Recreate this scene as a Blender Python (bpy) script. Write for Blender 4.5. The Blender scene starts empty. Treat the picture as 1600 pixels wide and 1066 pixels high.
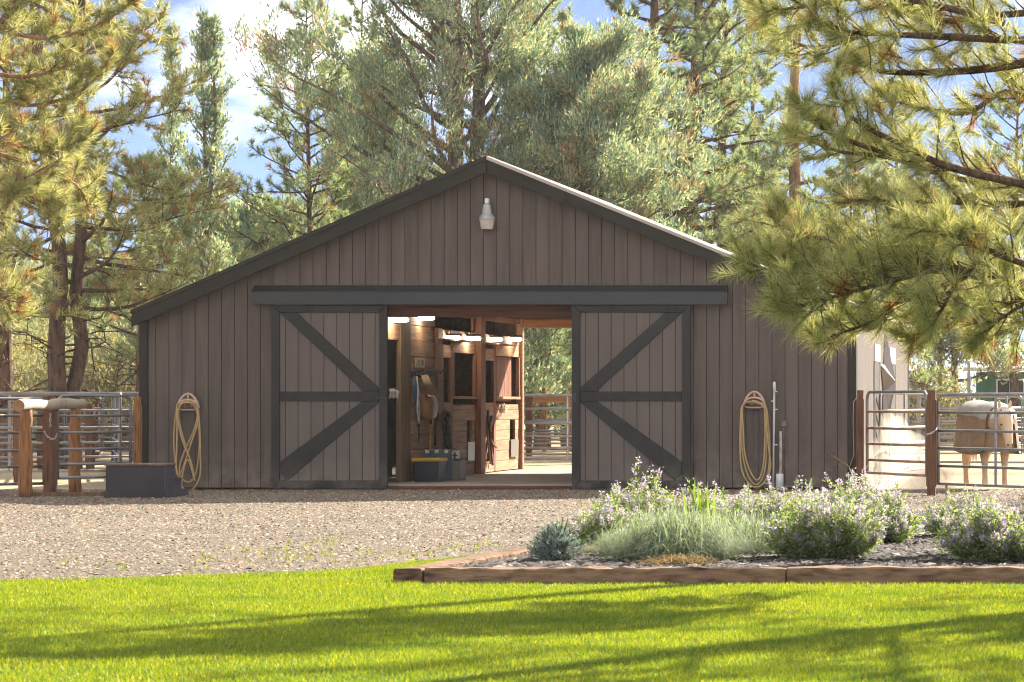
import bpy, bmesh, math, random
import numpy as np
from mathutils import Vector, Matrix, Quaternion

# ------------------------------------------------------------------ camera, sky, sun, exposure
SC = bpy.context.scene
F = 4700.0                      # focal length in photo pixels (photo is 1600 wide)
XV, YV = 1763.0, 630.0          # vanishing point of the barn's long axis in the photo
XC, YC, ZC = 9.86, -47.0, 1.35  # camera position, barn front wall is the plane y = 0

cam = bpy.data.cameras.new('camera')
cam.sensor_width = 36.0
cam.lens = F * 36.0 / 1600.0
cam.shift_x = -(XV - 800.0) / 1600.0
cam.shift_y = (YV - 533.0) / 1600.0
cam.clip_start = 0.5
cam.clip_end = 6000
cam.dof.use_dof = True
cam.dof.focus_distance = 46.0
cam.dof.aperture_fstop = 9.0
camo = bpy.data.objects.new('camera', cam)
SC.collection.objects.link(camo)
camo.location = (XC, YC, ZC)
camo.rotation_euler = (math.pi / 2, 0, 0)
SC.camera = camo

SUN = Vector((0.80, 1.38, 1.0)).normalized()
W = bpy.data.worlds.new('World')
SC.world = W
W.use_nodes = True
wn = W.node_tree
wn.nodes.clear()
w_out = wn.nodes.new('ShaderNodeOutputWorld')
w_bg = wn.nodes.new('ShaderNodeBackground')
w_bg.inputs['Strength'].default_value = 0.15
sky = wn.nodes.new('ShaderNodeTexSky')
sky.sky_type = 'NISHITA'
sky.sun_disc = False
sky.sun_elevation = math.asin(SUN.z)
sky.sun_rotation = math.atan2(SUN.x, SUN.y)
sky.altitude = 2000
sky.air_density = 0.35
sky.dust_density = 0.0
sky.ozone_density = 6.0
hs = wn.nodes.new('ShaderNodeHueSaturation')
hs.inputs['Saturation'].default_value = 0.78
hs.inputs['Value'].default_value = 0.34
wn.links.new(sky.outputs[0], hs.inputs['Color'])
# broken fair-weather cloud over the whole sky
tc = wn.nodes.new('ShaderNodeTexCoord')
mp = wn.nodes.new('ShaderNodeMapping')
mp.inputs['Scale'].default_value = (1.0, 1.0, 2.6)
mp.inputs['Location'].default_value = (0.30, 0.1, 0.12)
nz = wn.nodes.new('ShaderNodeTexNoise')
nz.inputs['Scale'].default_value = 5.0
nz.inputs['Detail'].default_value = 7.0
nz.inputs['Roughness'].default_value = 0.55
rp = wn.nodes.new('ShaderNodeValToRGB')
rp.color_ramp.elements[0].position = 0.46
rp.color_ramp.elements[1].position = 0.66
mx = wn.nodes.new('ShaderNodeMixRGB')
mx.inputs['Color2'].default_value = (6.6, 6.4, 6.1, 1)
wn.links.new(tc.outputs['Generated'], mp.inputs['Vector'])
wn.links.new(mp.outputs[0], nz.inputs['Vector'])
wn.links.new(nz.outputs['Fac'], rp.inputs[0])
wn.links.new(rp.outputs[0], mx.inputs['Fac'])
wn.links.new(hs.outputs[0], mx.inputs['Color1'])
wn.links.new(mx.outputs[0], w_bg.inputs['Color'])
wn.links.new(w_bg.outputs[0], w_out.inputs[0])

sl = bpy.data.lights.new('sun', 'SUN')
sl.energy = 4.2
sl.angle = math.radians(0.55)
sl.color = (1.0, 0.93, 0.80)
so = bpy.data.objects.new('sun', sl)
SC.collection.objects.link(so)
so.rotation_euler = (-SUN).to_track_quat('-Z', 'Y').to_euler()
so.location = (30, 30, 30)

SC.view_settings.view_transform = 'Standard'
SC.view_settings.look = 'None'
SC.view_settings.gamma = 1.0
SC.view_settings.use_curve_mapping = False
SC.view_settings.exposure = 2.02
SC.cycles.use_denoising = True
SC.cycles.filter_width = 1.1
SC.cycles.use_adaptive_sampling = True
SC.cycles.adaptive_threshold = 0.025
SC.cycles.max_bounces = 5
SC.cycles.diffuse_bounces = 2
SC.cycles.glossy_bounces = 2
SC.cycles.transmission_bounces = 3
SC.cycles.volume_bounces = 0
SC.cycles.transparent_max_bounces = 8
SC.cycles.sample_clamp_indirect = 6.0
SC.cycles.caustics_reflective = False
SC.cycles.caustics_refractive = False

# ------------------------------------------------------------------ helpers
COL = SC.collection
V = Vector


def P(px, py, d):
    """world point seen at photo pixel (px, py) at depth d from the camera plane"""
    return V((XC + (px - XV) * d / F, d + YC, ZC + (YV - py) * d / F))


def G(px, d, z=0.0):
    return V((XC + (px - XV) * d / F, d + YC, z))


def fx(px):          # front wall plane
    return XC + (px - XV) * 47.0 / F


def fz(py):
    return ZC + (YV - py) * 47.0 / F


class MB:
    def __init__(s):
        s.v = []
        s.f = []

    def add(s, vs, fs):
        o = len(s.v)
        s.v += [tuple(p) for p in vs]
        s.f += [tuple(i + o for i in f) for f in fs]

    def box(s, x0, x1, y0, y1, z0, z1, b=0.0):
        if b <= 0:
            vs = [(x, y, z) for z in (z0, z1) for y in (y0, y1) for x in (x0, x1)]
            s.add(vs, [(0, 2, 3, 1), (4, 5, 7, 6), (0, 1, 5, 4), (2, 6, 7, 3), (0, 4, 6, 2), (1, 3, 7, 5)])
            return
        bm = bmesh.new()
        bmesh.ops.create_cube(bm, size=1)
        for v in bm.verts:
            v.co = V(((x0 + x1) / 2 + v.co.x * (x1 - x0), (y0 + y1) / 2 + v.co.y * (y1 - y0), (z0 + z1) / 2 + v.co.z * (z1 - z0)))
        bmesh.ops.bevel(bm, geom=bm.edges[:], offset=b, segments=1, affect='EDGES', profile=0.5)
        s.bm(bm)

    def bm(s, bm):
        bm.verts.index_update()
        s.add([v.co[:] for v in bm.verts], [[v.index for v in f.verts] for f in bm.faces])
        bm.free()

    def obox(s, a, b, w, t, up=(0, 0, 1)):
        """bar from a to b; w along (dir x up), t along up-ish"""
        a, b = V(a), V(b)
        d = (b - a).normalized()
        u = V(up)
        side = d.cross(u)
        if side.length < 1e-4:
            side = d.cross(V((0, 1, 0)))
        side.normalize()
        u = side.cross(d).normalized()
        vs = []
        for p in (a, b):
            for i, j in ((-1, -1), (1, -1), (1, 1), (-1, 1)):
                vs.append(p + side * w * .5 * i + u * t * .5 * j)
        s.add(vs, [(0, 1, 2, 3), (7, 6, 5, 4), (0, 4, 5, 1), (1, 5, 6, 2), (2, 6, 7, 3), (3, 7, 4, 0)])

    def prism_y(s, poly, y0, y1, inset=0.0):
        """polygon in xz extruded along y; front face (y0) inset a little for a chamfer"""
        n = len(poly)
        cx = sum(p[0] for p in poly) / n
        cz = sum(p[1] for p in poly) / n
        def ins(p):
            dx, dz = p[0] - cx, p[1] - cz
            return (p[0] - math.copysign(min(inset, abs(dx)), dx), y0, p[1] - math.copysign(min(inset, abs(dz)), dz))
        vs = [ins(p) for p in poly] + [(p[0], y1, p[1]) for p in poly]
        fs = [tuple(range(n)), tuple(range(2 * n - 1, n - 1, -1))]
        for i in range(n):
            j = (i + 1) % n
            fs.append((i, i + n, j + n, j))
        s.add(vs, fs)

    def tube(s, path, r, seg=6, cap=True, closed=False, ref=None):
        path = [V(p) for p in path]
        n = len(path)
        rs = r if isinstance(r, (list, tuple)) else [r] * n
        o = len(s.v)
        prev = None
        for i in range(n):
            if closed:
                t = path[(i + 1) % n] - path[i - 1]
            else:
                t = path[min(i + 1, n - 1)] - path[max(i - 1, 0)]
            if t.length < 1e-9:
                t = V((0, 0, 1))
            t.normalize()
            if prev is None:
                u = V((0, 0, 1)) if abs(t.z) < .9 else V((1, 0, 0))
            else:
                u = prev
            u = u - t * u.dot(t)
            if u.length < 1e-6:
                u = t.orthogonal()
            u.normalize()
            prev = u
            w = t.cross(u)
            for k in range(seg):
                a = 2 * math.pi * k / seg
                s.v.append(tuple(path[i] + (u * math.cos(a) + w * math.sin(a)) * rs[i]))
        m = n if closed else n - 1
        for i in range(m):
            for k in range(seg):
                k2 = (k + 1) % seg
                i2 = (i + 1) % n
                s.f.append((o + i * seg + k, o + i * seg + k2, o + i2 * seg + k2, o + i2 * seg + k))
        if cap and not closed:
            s.f.append(tuple(o + k for k in range(seg))[::-1])
            s.f.append(tuple(o + (n - 1) * seg + k for k in range(seg)))

    def lathe(s, prof, c, seg=16):
        """profile [(r, z)] about the vertical through c"""
        o = len(s.v)
        for r, z in prof:
            for k in range(seg):
                a = 2 * math.pi * k / seg
                s.v.append((c[0] + r * math.cos(a), c[1] + r * math.sin(a), c[2] + z))
        for i in range(len(prof) - 1):
            for k in range(seg):
                k2 = (k + 1) % seg
                s.f.append((o + i * seg + k, o + i * seg + k2, o + (i + 1) * seg + k2, o + (i + 1) * seg + k))
        s.f.append(tuple(o + k for k in range(seg))[::-1])
        s.f.append(tuple(o + (len(prof) - 1) * seg + k for k in range(seg)))

    def build(s, name, mat, parent=None, smooth=False, origin=None):
        og = V(origin) if origin is not None else (WL.get(parent.name, V()) if parent else V())
        me = bpy.data.meshes.new(name)
        me.from_pydata([(x - og.x, y - og.y, z - og.z) for x, y, z in s.v], [], s.f)
        bm = bmesh.new()
        bm.from_mesh(me)
        bmesh.ops.recalc_face_normals(bm, faces=bm.faces)
        bm.to_mesh(me)
        bm.free()
        if smooth:
            me.polygons.foreach_set('use_smooth', [True] * len(me.polygons))
        me.materials.append(mat)
        o = bpy.data.objects.new(name, me)
        COL.objects.link(o)
        if parent:
            o.parent = parent
            if origin is not None:
                o.location = og - WL.get(parent.name, V())
        else:
            o.location = og
        WL[o.name] = og.copy()
        return o


WL = {}      # world location of every object made so far (no rotated parents while building)


def np_mesh(name, verts, tris, mats, parent=None, origin=(0, 0, 0), midx=None, smooth=False):
    verts = np.asarray(verts, dtype=np.float32) - np.asarray(origin, dtype=np.float32)
    tris = np.asarray(tris, dtype=np.int32)
    k = tris.shape[1]
    me = bpy.data.meshes.new(name)
    me.vertices.add(len(verts))
    me.vertices.foreach_set('co', verts.ravel())
    me.loops.add(tris.size)
    me.loops.foreach_set('vertex_index', tris.ravel())
    me.polygons.add(len(tris))
    me.polygons.foreach_set('loop_start', np.arange(0, tris.size, k, dtype=np.int32))
    me.polygons.foreach_set('loop_total', np.full(len(tris), k, dtype=np.int32))
    for m in (mats if isinstance(mats, (list, tuple)) else [mats]):
        me.materials.append(m)
    if midx is not None:
        me.polygons.foreach_set('material_index', np.asarray(midx, dtype=np.int32))
    if smooth:
        me.polygons.foreach_set('use_smooth', np.ones(len(tris), dtype=bool))
    me.update(calc_edges=True)
    o = bpy.data.objects.new(name, me)
    COL.objects.link(o)
    og = V(origin)
    if parent:
        o.parent = parent
        o.location = og - WL.get(parent.name, V())
    else:
        o.location = og
    WL[o.name] = og.copy()
    return o


def tag(o, label=None, cat=None, group=None, kind=None):
    for k, v in (('label', label), ('category', cat), ('group', group), ('kind', kind)):
        if v:
            o[k] = v
    return o


def thing(name, loc, label, cat, group=None):
    o = bpy.data.objects.new(name, None)
    o.empty_display_size = .2
    COL.objects.link(o)
    o.location = loc
    WL[o.name] = V(loc)
    return tag(o, label, cat, group)


def copy_tree(o, parent=None):
    c = o.copy()
    COL.objects.link(c)
    c.parent = parent
    for ch in list(o.children):
        copy_tree(ch, c)
    return c


# ------------------------------------------------------------------ materials
def new_mat(name):
    m = bpy.data.materials.new(name)
    m.use_nodes = True
    nt = m.node_tree
    return m, nt, nt.nodes['Principled BSDF']


def coords(nt, scale, rnd=True):
    tc = nt.nodes.new('ShaderNodeTexCoord')
    mp = nt.nodes.new('ShaderNodeMapping')
    mp.inputs['Scale'].default_value = scale
    if rnd:
        oi = nt.nodes.new('ShaderNodeObjectInfo')
        mul = nt.nodes.new('ShaderNodeMath')
        mul.operation = 'MULTIPLY'
        mul.inputs[1].default_value = 37.0
        nt.links.new(oi.outputs['Random'], mul.inputs[0])
        nt.links.new(mul.outputs[0], mp.inputs['Location'])
    nt.links.new(tc.outputs['Object'], mp.inputs['Vector'])
    return mp.outputs[0]


def ramp(nt, fac, stops):
    r = nt.nodes.new('ShaderNodeValToRGB')
    e = r.color_ramp.elements
    while len(e) < len(stops):
        e.new(.5)
    for k, (p, c) in enumerate(stops):
        e[k].position = p
        e[k].color = (c[0], c[1], c[2], 1)
    nt.links.new(fac, r.inputs[0])
    return r.outputs[0]


def noise(nt, vec, scale, detail=5, rough=.55, dist=0.0):
    n = nt.nodes.new('ShaderNodeTexNoise')
    n.inputs['Scale'].default_value = scale
    n.inputs['Detail'].default_value = detail
    n.inputs['Roughness'].default_value = rough
    n.inputs['Distortion'].default_value = dist
    nt.links.new(vec, n.inputs['Vector'])
    return n.outputs['Fac']


def bump(nt, bsdf, h, strength=.3, dist=.01):
    b = nt.nodes.new('ShaderNodeBump')
    b.inputs['Strength'].default_value = strength
    b.inputs['Distance'].default_value = dist
    nt.links.new(h, b.inputs['Height'])
    nt.links.new(b.outputs[0], bsdf.inputs['Normal'])


def vary(nt, col, amt, per='Random'):
    """value shift by object random"""
    oi = nt.nodes.new('ShaderNodeObjectInfo')
    mr = nt.nodes.new('ShaderNodeMapRange')
    mr.inputs['To Min'].default_value = 1 - amt
    mr.inputs['To Max'].default_value = 1 + amt
    nt.links.new(oi.outputs['Random'], mr.inputs['Value'])
    h = nt.nodes.new('ShaderNodeHueSaturation')
    nt.links.new(mr.outputs[0], h.inputs['Value'])
    nt.links.new(col, h.inputs['Color'])
    return h.outputs[0]


def mul(c, k):
    return tuple(min(1.0, x * k) for x in c)


def surf(name, col, rough=.6, var=.18, nscale=3.0, stretch=(1, 1, 1), objvar=.0, bstr=.15, bdist=.004, bscale=None, col2=None, metal=0.0, spec=.5, detail=5):
    m, nt, b = new_mat(name)
    vec = coords(nt, stretch)
    n = noise(nt, vec, nscale, detail)
    c2 = col2 or mul(col, 1 - var * 1.3)
    out = ramp(nt, n, [(.3, c2), (.52, col), (.75, mul(col, 1 + var))])
    if objvar:
        out = vary(nt, out, objvar)
    nt.links.new(out, b.inputs['Base Color'])
    b.inputs['Roughness'].default_value = rough
    b.inputs['Metallic'].default_value = metal
    b.inputs['Specular IOR Level'].default_value = spec
    n2 = noise(nt, vec, bscale or nscale * 6, 4)
    bump(nt, b, n2, bstr, bdist)
    return m


def wood(name, col, dark, rough=.75, axis=0, objvar=.15, scale=1.0, bstr=.4):
    st = [14.0, 14.0, 14.0]
    st[axis] = 0.9
    return surf(name, col, rough, .25, 1.6 * scale, tuple(st), objvar, bstr, .006, 4 * scale, dark, 0, .25, 6)


def leaf_mat(name, stops, trans=.45, rough=.5, gloss=.06, tcol=(1.25, 1.2, .7), nscale=None):
    """per-leaf random colour, diffuse + translucent + a little gloss"""
    m = bpy.data.materials.new(name)
    m.use_nodes = True
    nt = m.node_tree
    nt.nodes.clear()
    out = nt.nodes.new('ShaderNodeOutputMaterial')
    ge = nt.nodes.new('ShaderNodeNewGeometry')
    c = ramp(nt, ge.outputs['Random Per Island'], stops)
    if nscale:          # patchy turf: drier and lusher spots
        vec = coords(nt, (1, 1, 1), False)
        pt = ramp(nt, noise(nt, vec, nscale, 6, .65), [(.32, (.55, .72, .6)), (.5, (.92, .96, .9)), (.7, (1.0, .97, .95))])
        px_ = nt.nodes.new('ShaderNodeMixRGB')
        px_.blend_type = 'MULTIPLY'
        px_.inputs['Fac'].default_value = 1
        nt.links.new(c, px_.inputs['Color1'])
        nt.links.new(pt, px_.inputs['Color2'])
        c = px_.outputs[0]
    df = nt.nodes.new('ShaderNodeBsdfDiffuse')
    tr = nt.nodes.new('ShaderNodeBsdfTranslucent')
    gl = nt.nodes.new('ShaderNodeBsdfGlossy')
    gl.inputs['Roughness'].default_value = rough
    mixc = nt.nodes.new('ShaderNodeMixRGB')
    mixc.blend_type = 'MULTIPLY'
    mixc.inputs['Fac'].default_value = 1
    mixc.inputs['Color2'].default_value = (*tcol, 1)
    nt.links.new(c, mixc.inputs['Color1'])
    nt.links.new(c, df.inputs['Color'])
    nt.links.new(mixc.outputs[0], tr.inputs['Color'])
    m1 = nt.nodes.new('ShaderNodeMixShader')
    m1.inputs[0].default_value = trans
    nt.links.new(df.outputs[0], m1.inputs[1])
    nt.links.new(tr.outputs[0], m1.inputs[2])
    m2 = nt.nodes.new('ShaderNodeMixShader')
    m2.inputs[0].default_value = gloss
    nt.links.new(m1.outputs[0], m2.inputs[1])
    nt.links.new(gl.outputs[0], m2.inputs[2])
    nt.links.new(m2.outputs[0], out.inputs[0])
    return m


M = {}
M['siding'] = surf('siding_paint', (.130, .099, .083), .72, .14, 1.2, (6, 6, .5), .07, .35, .003, 26, (.098, .075, .064), 0, .25)
M['door_siding'] = surf('door_siding_paint', (.152, .121, .104), .72, .08, 1.2, (6, 6, .5), .05, .35, .003, 26, (.138, .113, .100), 0, .25)
def dusty(m, z1, col, amt):
    nt = m.node_tree
    b = nt.nodes['Principled BSDF']
    src = b.inputs['Base Color'].links[0].from_socket
    tc = nt.nodes.new('ShaderNodeTexCoord')
    sx = nt.nodes.new('ShaderNodeSeparateXYZ')
    nt.links.new(tc.outputs['Object'], sx.inputs[0])
    n = noise(nt, tc.outputs['Object'], 3.0, 7, .7)
    mr = nt.nodes.new('ShaderNodeMapRange')
    mr.inputs['From Min'].default_value = z1
    mr.inputs['From Max'].default_value = 0.0
    nt.links.new(sx.outputs['Z'], mr.inputs['Value'])
    mu = nt.nodes.new('ShaderNodeMath')
    mu.operation = 'MULTIPLY'
    nt.links.new(mr.outputs[0], mu.inputs[0])
    r2 = nt.nodes.new('ShaderNodeMapRange')
    r2.inputs['From Min'].default_value = .38
    r2.inputs['From Max'].default_value = .68
    r2.inputs['To Max'].default_value = amt
    nt.links.new(n, r2.inputs['Value'])
    nt.links.new(r2.outputs[0], mu.inputs[1])
    mi = nt.nodes.new('ShaderNodeMixRGB')
    mi.inputs['Color2'].default_value = (*col, 1)
    nt.links.new(mu.outputs[0], mi.inputs['Fac'])
    nt.links.new(src, mi.inputs['Color1'])
    nt.links.new(mi.outputs[0], b.inputs['Base Color'])


dusty(M['siding'], .75, (.30, .24, .18), .75)
dusty(M['door_siding'], .6, (.30, .24, .18), .5)
M['groove'] = surf('siding_groove', (.035, .027, .025), .9, .1, 4)
M['trim'] = surf('dark_trim_paint', (.020, .0158, .0125), .5, .25, 3, (3, 3, 1), .05, .2, .002, 20, None, 0, .4)
dusty(M['trim'], .5, (.22, .18, .14), .6)
M['barge'] = surf('barge_board_paint', (.027, .021, .0155), .6, .12, 3, (3, 3, 3), .05, .2, .002, 20, None, 0, .3)
M['track'] = surf('track_metal', (.022, .022, .023), .4, .10, 2, (1, 1, 1), 0, .1, .002, 12, None, .0, .6)
M['roof'] = surf('roof_metal', (.44, .37, .31), .5, .15, 2, (1, 1, 1), 0, .0, .003, 8, None, .0, .5)
M['stall'] = wood('stall_planks', (.50, .29, .165), (.30, .16, .085), .8, 1, .22)
M['stall_post'] = wood('stall_posts', (.26, .105, .055), (.15, .06, .035), .75, 2, .15)
M['jamb'] = wood('old_jamb', (.20, .125, .07), (.10, .06, .035), .8, 2, .15)
M['loft'] = wood('loft_timber', (.14, .055, .03), (.07, .03, .02), .85, 0, .15)
M['lintel'] = wood('lintel', (.36, .15, .06), (.22, .09, .04), .75, 0, .1)
M['concrete'] = surf('barn_floor', (.34, .29, .25), .7, .2, 2.2, (1, 1, 1), .0, .25, .004, 20, (.22, .18, .15))
M['dark'] = surf('painted_shade', (.05, .04, .035), .95, .2, 3)  # near-black: shade of stalls and side openings put into the colour
M['inner'] = wood('inner_wall_boards', (.17, .10, .06), (.09, .055, .035), .85, 1, .1)
M['weathered'] = wood('weathered_post', (.32, .150, .062), (.085, .038, .02), .85, 2, .18, 2.2, .9)
M['redpost'] = wood('red_brown_post', (.17, .080, .045), (.055, .028, .018), .85, 2, .12, 2.2, .9)
M['log'] = surf('peeled_log', (.50, .41, .31), .8, .2, 2, (1, 1, 1), .0, .6, .01, 14, (.33, .25, .17))
M['log_end'] = surf('log_end_grain', (.33, .18, .09), .85, .3, 8)
M['steel'] = surf('galvanised_tube', (.27, .265, .265), .42, .18, 3, (1, 1, 1), .1, .1, .001, 20, (.17, .16, .155), .55, .5)
M['rust'] = surf('rusty_tube', (.34, .22, .15), .55, .25, 4, (1, 1, 1), .1, .1, .001, 20, (.22, .10, .05), .25, .5)
M['block'] = surf('block_paint', (.034, .032, .032), .6, .25, 2, (1, 1, 1), .0, .2, .002, 16)
M['blue_block'] = surf('block_bluish', (.070, .068, .080), .55, .25, 2, (1, 1, 1), .0, .2, .002, 16)  # bluer, paler tone for the right-hand faces and lower steps
M['block_top'] = surf('block_tread', (.22, .13, .085), .75, .25, 3, (4, 1, 1), .0, .2, .002, 16)
M['hose'] = surf('hose_rubber', (.50, .34, .155), .5, .12, 6, (1, 1, 1), .0, .05, .001, 20)
M['hanger'] = surf('hanger_plastic', (.55, .39, .29), .5, .1, 6)
M['black'] = surf('black_plastic', (.02, .02, .022), .45, .2, 6)
M['white'] = surf('white_plastic', (.75, .74, .71), .4, .08, 6)
M['pvc'] = surf('weathered_pvc', (.62, .60, .55), .5, .15, 4, (6, 6, 1), 0, .1, .002, 12)
M['lampmetal'] = surf('lamp_metal', (.42, .41, .39), .4, .15, 5, (1, 1, 1), 0, .1, .001, 20, None, .3)
M['lens'] = surf('lamp_lens', (.56, .49, .44), .25, .1, 4, (1, 1, 1), 0, .3, .003, 30)
M['chain'] = surf('chain_steel', (.55, .55, .56), .3, .15, 8, (1, 1, 1), 0, .1, .001, 20, None, .8)
M['tote'] = surf('tote_plastic', (.018, .020, .034), .4, .15, 3)
M['yellow'] = surf('tote_lid_yellow', (.62, .36, .03), .4, .1, 3)
M['bluegrey'] = surf('crate_blue_grey', (.10, .13, .14), .45, .15, 3)
M['silver'] = surf('silver_box', (.20, .175, .145), .5, .25, 3, (8, 8, 1), 0, .1, .002, 10, (.20, .16, .12), .4)
M['leather'] = surf('leather', (.30, .145, .06), .5, .2, 6)
M['rope'] = surf('rope_fibre', (.48, .33, .20), .85, .2, 12)
M['white_rope'] = surf('white_rope_fibre', (.62, .58, .52), .85, .15, 12)
M['blue_web'] = surf('blue_webbing', (.06, .13, .22), .7, .2, 10)
M['dark_rope'] = surf('dark_rope', (.03, .025, .022), .8, .2, 10)
M['broom'] = wood('broom_handle', (.55, .30, .08), (.42, .22, .06), .55, 2, .05)
M['paper'] = surf('notice_paper', (.60, .50, .38), .8, .1, 10)
M['ink'] = surf('notice_ink', (.16, .10, .07), .8, .1, 10)
M['star'] = surf('star_metal', (.15, .12, .11), .5, .2, 4, (1, 1, 1), 0, .1, .002, 10, None, .3)
M['timber'] = surf('landscape_timber', (.26, .155, .095), .85, .45, 2.0, (2.0, 9, 9), .12, .9, .016, 5, (.085, .042, .025), 0, .2, 7)
M['bark'] = surf('pine_bark', (.17, .105, .075), .9, .45, 2.4, (5, 5, 1.3), .1, 1.0, .08, 4, (.045, .030, .024), 0, .1, 7)
M['bark_lit'] = surf('pine_bark_sunlit', (.34, .20, .13), .9, .3, 2.2, (3, 3, .8), .1, 1.0, .05, 4, (.13, .075, .05), 0, .1, 7)  # paler bark; sunlight on the trunk put into the colour
M['bark_grey'] = surf('juniper_bark', (.19, .145, .12), .95, .3, 2.4, (5, 5, .6), .1, 1.0, .04, 4, (.08, .06, .05), 0, .1, 7)
M['needle'] = leaf_mat('pine_needles', [(0, (.15, .20, .065)), (.4, (.29, .33, .125)), (.75, (.46, .46, .21)), (1, (.68, .65, .38))], .50, .42, .06, (1.4, 1.25, .8))
M['needle_far'] = leaf_mat('pine_needles_far', [(0, (.11, .19, .125)), (.5, (.20, .29, .18)), (.85, (.37, .41, .25)), (1, (.53, .52, .34))], .50, .45, .05, (1.5, 1.35, .75))  # pale greyed leaves: background haze put into the colour
M['needle_dead'] = leaf_mat('dead_needles', [(0, (.30, .14, .045)), (1, (.46, .25, .09))], .4, .5, .05, (1.2, 1.0, .7))
M['juniper'] = leaf_mat('juniper_sprays', [(0, (.115, .205, .175)), (.45, (.195, .305, .255)), (.8, (.37, .43, .31)), (1, (.58, .54, .37))], .48, .5, .05, (1.5, 1.3, .7))
M['juniper_brown'] = leaf_mat('juniper_brown_sprays', [(0, (.26, .17, .09)), (1, (.42, .31, .17))], .4, .5, .04, (1.2, 1.0, .7))
M['farwood'] = leaf_mat('far_foliage', [(0, (.17, .23, .17)), (.5, (.27, .32, .22)), (1, (.46, .45, .30))], .4, .6, .04, (1.4, 1.3, .8))  # paler still, distance haze mixed into the leaf tones
M['sage'] = leaf_mat('pale_brush', [(0, (.16, .18, .09)), (.5, (.27, .26, .13)), (1, (.40, .36, .20))], .42, .6, .04, (1.3, 1.2, .75))
M['grass'] = leaf_mat('lawn_grass', [(0, (.095, .175, .012)), (.5, (.170, .260, .016)), (.92, (.28, .34, .028)), (1, (.48, .46, .18))], .5, .40, .04, (1.9, 1.45, .4), .9)
M['catmint'] = leaf_mat('catmint_leaves', [(0, (.12, .19, .055)), (.5, (.25, .32, .12)), (1, (.42, .45, .23))], .48, .6, .05, (1.3, 1.35, .55))
M['flower'] = leaf_mat('catmint_flowers', [(0, (.22, .22, .46)), (.3, (.40, .39, .55)), (.55, (.58, .54, .50)), (1, (.78, .72, .54))], .50, .6, .03, (1.15, 1.05, 1.0))
M['flax'] = leaf_mat('fine_blue_foliage', [(0, (.17, .235, .165)), (.5, (.28, .34, .24)), (1, (.46, .49, .36))], .4, .5, .05, (1.3, 1.3, .7))
M['straw'] = leaf_mat('straw_leaves', [(0, (.20, .14, .06)), (1, (.36, .29, .15))], .4, .6, .03, (1.2, 1.0, .7))
M['spruce'] = leaf_mat('blue_spruce_needles', [(0, (.16, .23, .215)), (.6, (.28, .36, .34)), (1, (.45, .49, .44))], .35, .5, .06, (1.2, 1.2, .9))
M['iris'] = leaf_mat('iris_leaves', [(0, (.12, .24, .03)), (1, (.20, .33, .05))], .5, .4, .06, (1.6, 1.3, .5))
M['weed'] = leaf_mat('weed_leaves', [(0, (.13, .20, .03)), (1, (.28, .31, .07))], .5, .5, .05, (1.4, 1.2, .5))
M['stem'] = surf('green_stems', (.16, .18, .09), .7, .2, 8)
M['cone'] = surf('pine_cone', (.20, .085, .038), .7, .3, 20)
M['stone'] = None


def island_mat(name, stops, rough=.85):
    m, nt, b = new_mat(name)
    ge = nt.nodes.new('ShaderNodeNewGeometry')
    nt.links.new(ramp(nt, ge.outputs['Random Per Island'], stops), b.inputs['Base Color'])
    b.inputs['Roughness'].default_value = rough
    b.inputs['Specular IOR Level'].default_value = .3
    return m


M['stone'] = island_mat('gravel_stone', [(0, (.07, .056, .044)), (.35, (.195, .153, .114)), (.7, (.325, .262, .197)), (.93, (.31, .185, .105)), (1, (.54, .46, .37))])
M['chip'] = island_mat('bark_chip', [(0, (.025, .020, .019)), (.6, (.055, .044, .040)), (.92, (.11, .088, .076)), (1, (.28, .24, .20))])

# ------------------------------------------------------------------ ground
def ground_mat(name, c1, c2, c3, s=1.0, bs=.5):
    m, nt, b = new_mat(name)
    vec = coords(nt, (1, 1, 1), False)
    n1 = noise(nt, vec, .35 * s, 5, .6)
    n2 = noise(nt, vec, 22 * s, 4, .7)
    mixn = nt.nodes.new('ShaderNodeMath')
    mixn.operation = 'MULTIPLY_ADD'
    mixn.inputs[1].default_value = .55
    nt.links.new(n2, mixn.inputs[0])
    mm = nt.nodes.new('ShaderNodeMath')
    mm.operation = 'MULTIPLY'
    mm.inputs[1].default_value = .45
    nt.links.new(n1, mm.inputs[0])
    nt.links.new(mm.outputs[0], mixn.inputs[2])
    nt.links.new(ramp(nt, mixn.outputs[0], [(.32, c1), (.5, c2), (.68, c3)]), b.inputs['Base Color'])
    b.inputs['Roughness'].default_value = .95
    b.inputs['Specular IOR Level'].default_value = .15
    n3 = noise(nt, vec, 45 * s, 3, .7)
    bump(nt, b, n3, bs, .03)
    return m


M['dirt'] = ground_mat('pasture_dirt', (.27, .20, .13), (.40, .31, .20), (.50, .41, .27), 1.0, .6)
M['gravel'] = ground_mat('gravel_bed', (.105, .084, .064), (.185, .150, .114), (.27, .222, .17), 1.2, .9)
M['soil'] = ground_mat('mulch_soil', (.03, .024, .022), (.05, .04, .036), (.08, .066, .058), 1.5, .9)
M['turf'] = ground_mat('turf_soil', (.045, .085, .010), (.07, .125, .013), (.10, .16, .02), 1.2, .9)

b = MB()
b.add([(-3000, -400, -.008), (3000, -400, -.008), (3000, 4000, -.008), (-3000, 4000, -.008)], [(0, 1, 2, 3)])
tag(b.build('ground', M['dirt']), kind='structure')
b = MB()
b.add([(-22, -30, 0), (26, -30, 0), (26, .0, 0), (5.7, .0, 0), (5.7, .05, 0), (-5.7, .05, 0), (-5.7, .0, 0), (-22, .0, 0)], [tuple(range(8))])
tag(b.build('gravel_yard', M['gravel']), kind='structure')
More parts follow.
